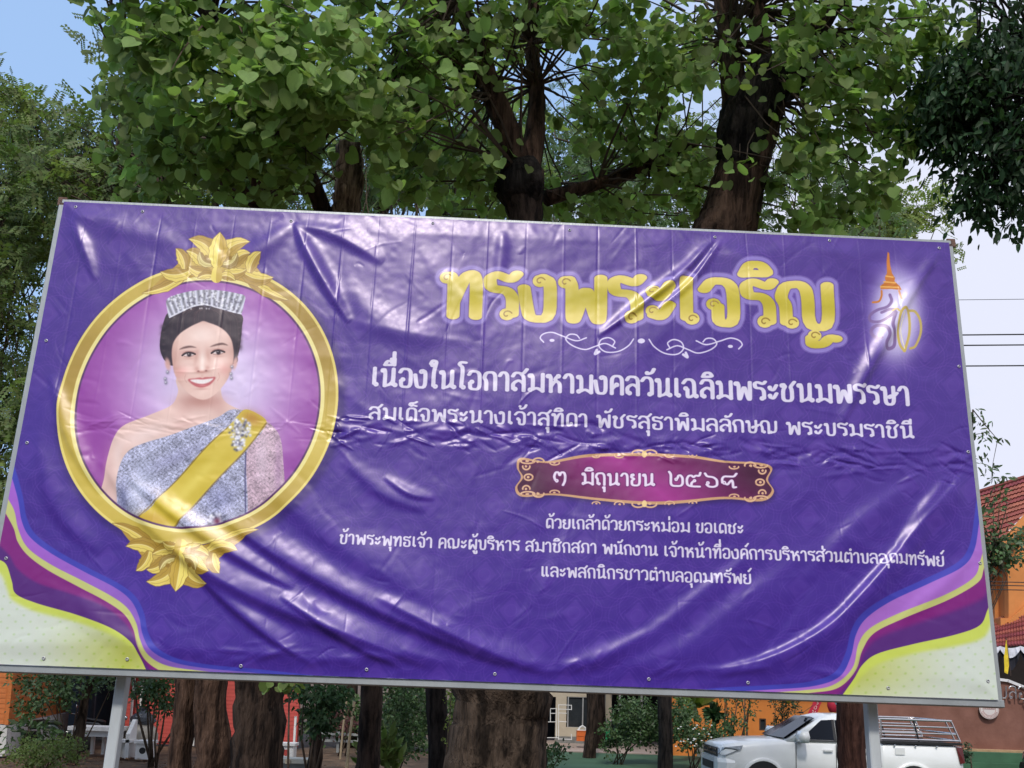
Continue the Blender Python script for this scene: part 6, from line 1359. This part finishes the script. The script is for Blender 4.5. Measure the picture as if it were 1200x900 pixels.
# --- a line of trees far behind closes the view between the crowns
def far_tree(px, Y, h_px, rx, label, lm=LFb, n=420, seed=0):
    t = thing('background_tree', label, 'tree', ground_of(px, Y), 'trees far behind the banner'); top = h_px
    bark_tube([ground_of(px, Y), W(px, 700, Y), W(px+5, (700+top)/2, Y), W(px, top+30, Y)], [.35, .3, .2, .08], seed, 10, .4).build('trunk', BK_D, t, True)
    P, A, S, CC = crown([(px, top+70, Y, rx, 70, 2.5, n), (px-rx*.4, top+130, Y, rx*.9, 70, 2.5, n//2), (px+rx*.4, top+120, Y-1, rx*.8, 60, 2.5, n//2)], seed, 8, .4, .62, .4); leaf_mesh('crown', P, A, S, SPRAY, lm, t)
for i, (px, Y, tp, rx, lab) in enumerate(((250, 27, 110, 110, 'deep green background tree behind the portrait side of the banner'), (410, 29, 60, 120, 'tall background tree behind the broken stub'), (560, 28, 90, 110, 'background tree behind the forked limbs'), (700, 31, 150, 90, 'background tree right of the forked limbs'), (120, 30, 160, 90, 'background tree behind the left corner of the banner'), (850, 33, 190, 90, 'low background tree behind the leaning limb'))):
    far_tree(px, Y, tp, rx, lab, LFb, 420, 70+i)

# --- shrubs and plants under the banner
def shrub(name, label, cat, px, Y, blobs, lm, size, tm, per=8, spread=.10, stems=4, seed=0, hang=.1, group=None, stem_r=.02):
    t = thing(name, label, cat, ground_of(px, Y)*np.array([1, 1, 0]), group); rng = np.random.RandomState(seed)
    P, A, S, CC = crown(blobs, seed+300, per, spread, size, hang, .6); ok_ = P[:, 2] > .02; leaf_mesh('foliage', P[ok_], A[ok_], S[ok_], tm, lm, t)
    for k in range(stems):
        c = CC[rng.randint(len(CC))]; b_ = ground_of(px+rng.uniform(-6, 6), Y)*np.array([1, 1, 0]); m_ = (b_+c)/2+rng.normal(0, .08, 3)
        MB().tube([b_, m_, c], [stem_r, stem_r*.7, stem_r*.35], 6).build('stem', twigm, t, True)
    return t
shrub('garden_tree', 'small gnarled tree with drooping crown before the carport', 'tree', 92, 21, [(60, 800, 20.6, 45, 18, .6, 700), (120, 795, 21, 40, 14, .6, 400), (40, 822, 20.4, 24, 16, .4, 240), (80, 818, 20.6, 26, 12, .4, 180)], LFs, .13, OVAL, 8, .12, 6, 1, .5)
bark_tube([ground_of(92, 21), W(93, 862, 21), W(97, 835, 21), W(104, 805, 21), W(118, 785, 21)], [.13, .12, .11, .09, .06], 61, 12, .08, .16).build('trunk', BK_M, bpy.data.objects['garden_tree'], True)
shrub('leafy_plant', 'tall broad leaved plant against the white base of the orange house', 'plant', 45, 19.6, [(38, 848, 19.6, 16, 22, .3, 90), (55, 858, 19.6, 14, 14, .3, 60), (8, 858, 19.4, 14, 8, .2, 26)], LFs, .22, LONG, 6, .14, 7, 2, .0)
shrub('low_bush', 'low soft grey green bush at the lower left corner', 'bush', 60, 18.5, [(35, 880, 18.6, 28, 16, .5, 700), (75, 876, 18.8, 26, 14, .5, 600), (55, 888, 18.4, 40, 10, .5, 500)], LFf, .09, OVAL, 8, .10, 5, 3)
shrub('dark_shrub_tree', 'small dark tree with slanting stems beside the white stool', 'tree', 186, 20.5, [(182, 800, 20.4, 28, 20, .5, 620), (192, 822, 20.4, 22, 16, .4, 380), (170, 812, 20.6, 16, 14, .4, 200)], LFs, .13, OVAL, 8, .12, 7, 4, .4, stem_r=.035)
shrub('shade_shrub', 'blackish shrub in deep shade right of the darkest trunk', 'bush', 372, 16.5, [(372, 808, 16.4, 42, 16, .5, 600), (375, 838, 16.4, 20, 22, .4, 520), (396, 820, 16.4, 16, 22, .4, 260)], LFd, .13, OVAL, 8, .10, 6, 5, .5, stem_r=.03)
bark_tube([ground_of(368, 16.8), W(369, 895, 16.8), W(370, 865, 16.8), W(366, 835, 16.8)], [.16, .14, .12, .06], 62, 12, .08).build('trunk', BK_D, bpy.data.objects['shade_shrub'], True)
shrub('reddish_shrub', 'reddish leaved shrub behind the garden stakes', 'bush', 405, 25, [(405, 846, 25, 20, 16, .5, 300), (392, 838, 25.4, 14, 10, .4, 120)], mat('red_brown_leaf', (.11, .045, .04), .6, .3, 3, trans=.2, island=.4), .12, OVAL, 8, .12, 4, 6)
shrub('dark_green_shrub', 'tall dark green shrub between two slim trunks left of the thickest trunk', 'bush', 470, 19, [(470, 830, 19, 30, 40, .7, 1700), (466, 870, 18.8, 30, 26, .6, 700), (478, 800, 19, 22, 16, .5, 300), (500, 850, 19, 14, 40, .5, 260)], LFs, .11, OVAL, 8, .11, 6, 7)
shrub('grassy_clump', 'grassy light green clump at the foot of the dark green shrub', 'plant', 452, 17, [(450, 885, 17, 22, 22, .3, 240)], LFf, .34, LONG, 8, .10, 2, 8, -.9)
shrub('yellow_green_climber', 'thin yellow green climber between the dark trunk and the thickest trunk', 'plant', 527, 12, [(527, 830, 12, 4, 40, .1, 90), (528, 870, 12, 4, 24, .1, 50)], LFy, .05, OVAL, 6, .04, 2, 9)
shrub('flowering_shrub', 'low leafy shrub at the foot of the thickest trunk on its right', 'bush', 636, 17, [(640, 884, 17, 24, 12, .4, 300), (628, 890, 16.8, 14, 12, .3, 160), (655, 878, 17.2, 10, 8, .2, 60)], LFs, .10, OVAL, 8, .10, 5, 10)
shrub('garden_shrub', 'rounded shrub between the green crate and the slim trunk', 'bush', 725, 25, [(738, 836, 25, 24, 22, .6, 900), (726, 860, 25, 24, 16, .5, 700), (758, 846, 25.4, 26, 30, .6, 1300), (712, 874, 25, 12, 8, .3, 160), (790, 835, 26, 16, 26, .5, 500)], LFs, .13, OVAL, 8, .13, 6, 11)
shrub('garden_shrub', 'leafy shrub with white blossoms between the slim trunk and the pickup', 'bush', 812, 24, [(808, 858, 24, 26, 20, .6, 1200), (800, 836, 24.2, 14, 18, .5, 420), (836, 864, 24, 16, 14, .4, 420), (856, 850, 24.3, 14, 14, .3, 260)], LFs, .12, OVAL, 8, .12, 6, 12)
fl_ = MB(); rf = np.random.RandomState(4)
for k in range(26):
    c = W(rf.uniform(790, 835), rf.uniform(850, 876), 23.3+rf.uniform(-.1, .1)); fl_.lathe(c, [(.001, -.01), (.03, 0), (.02, .02)], 5)
stuff(fl_.build('blossom', whitep, bpy.data.objects['garden_shrub.001']))
shrub('fan_palm', 'spiky leaved palm against the orange wall left of the small trees', 'palm', 812, 26.5, [(812, 824, 26.5, 5, 5, .1, 44)], LFy, 1.0, LONG, 22, .05, 1, 13, -.5)
shrub('yucca', 'dark round spiky yucca head before the orange wall', 'plant', 838, 26, [(837, 836, 26, 3, 3, .1, 90)], LFd, .42, LONG, 30, .04, 3, 14, 0., stem_r=.08)
for i, (px, lab) in enumerate(((855, 'small dark slender tree before the orange wall, nearest the yucca'), (873, 'small forked tree before the orange wall, above the pickup windscreen'))):
    shrub('orange_wall_tree', lab, 'tree', px, 25.5, [(px+2, 812, 25.5, 18, 9, .4, 260), (px+4, 832, 25.5, 10, 10, .3, 60)], LFs, .12, LONG, 6, .12, 4, 15+i, .4, 'small trees before the orange wall', .035)
shrub('garden_hedge', 'dark leafy hedge closing the view between the slim trunks left of the thickest trunk', 'hedge', 455, 28.5, [(380, 838, 28.5, 40, 26, .8, 900), (440, 830, 28.5, 40, 30, .8, 1100), (500, 830, 28.5, 44, 32, .8, 1300), (470, 858, 28, 60, 20, .8, 900), (555, 830, 28.5, 40, 32, .8, 500)], LFb, .2, OVAL, 8, .2, 5, 23)
# clipped evergreen figures near the pickup
LFt = mat('topiary_leaf', (.030, .062, .028), .6, .3, 3, trans=.1, island=.35)
shrub('clipped_evergreen', 'dense clipped evergreen with leaning crown above the pickup windscreen', 'bush', 918, 24.5, [(906, 812, 24.5, 18, 10, .35, 520), (920, 826, 24.5, 15, 16, .35, 620), (926, 812, 24.6, 10, 12, .3, 260), (912, 845, 24.6, 8, 14, .25, 220)], LFt, .08, OVAL, 8, .07, 3, 18)
o = shrub('spiny_topiary', 'dragon shaped topiary with a raised spiny arm behind the pickup bed', 'bush', 1062, 23.5, [(1060, 842, 23.5, 22, 16, .4, 720), (1052, 824, 23.5, 10, 12, .3, 260), (1078, 828, 23.5, 12, 7, .2, 260), (1088, 820, 23.5, 8, 5, .15, 160), (1068, 862, 23.5, 24, 14, .4, 500)], LFt, .08, OVAL, 8, .06, 3, 19)
for k in range(6): a = W(1070+k*5, 828-k*2.4, 23.3); MB().prism([a, a+np.array([.06, 0, -.12-.01*k]), a+np.array([.10, 0, .0])], (0, .03, 0)).build('spine', whitep if k > 3 else MATS['tan_trim'], o)
c = W(924, 812, 24.0); tag(MB().lathe(c, [(.01, -.3), (.10, -.2), (.15, -.05), (.12, .12), (.05, .2), (.02, .24)], 14).build('gold_ornament', mat('gold_paint', (.60, .38, .05), .5, .2), None, True), 'golden yellow ornament beside the clipped evergreen above the pickup windscreen', 'ornament')
shrub('leafy_sprig', 'drooping sprig of round leaves hanging below the banner before the shade', 'branch', 350, 8.5, [(345, 800, 8.5, 20, 12, .2, 26)], LF, .12, HEART, 8, .10, 1, 21, .6)
shrub('dark_bush', 'dark bush directly behind the pickup tail', 'bush', 1133, 20.6, [(1133, 884, 20.6, 7, 12, .25, 240)], LFt, .08, OVAL, 8, .06, 2, 22)

# --- unseen row of trees added behind the viewer for the glossy banner to mirror
rng = np.random.RandomState(77); P = []
for k in range(9):
    x = -26+k*6.5+rng.uniform(-1, 1); y = -13+rng.uniform(-2, 2); hh = rng.uniform(8, 12.5)
    for q in range(330):
        a = rng.normal(size=3); a /= np.linalg.norm(a); a *= rng.rand()**.4; P.append((x+a[0]*4, y+a[1]*3, hh*.58+a[2]*hh*.5))
P = np.array(P); n_ = len(P); D = rng.normal(size=(n_, 3)); up = rng.normal(size=(n_, 3))
stuff(leaf_mesh('unseen_treeline', P, frames(n_, D, up, rng), rng.uniform(.8, 1.5, n_), SPRAY, LFb, None))
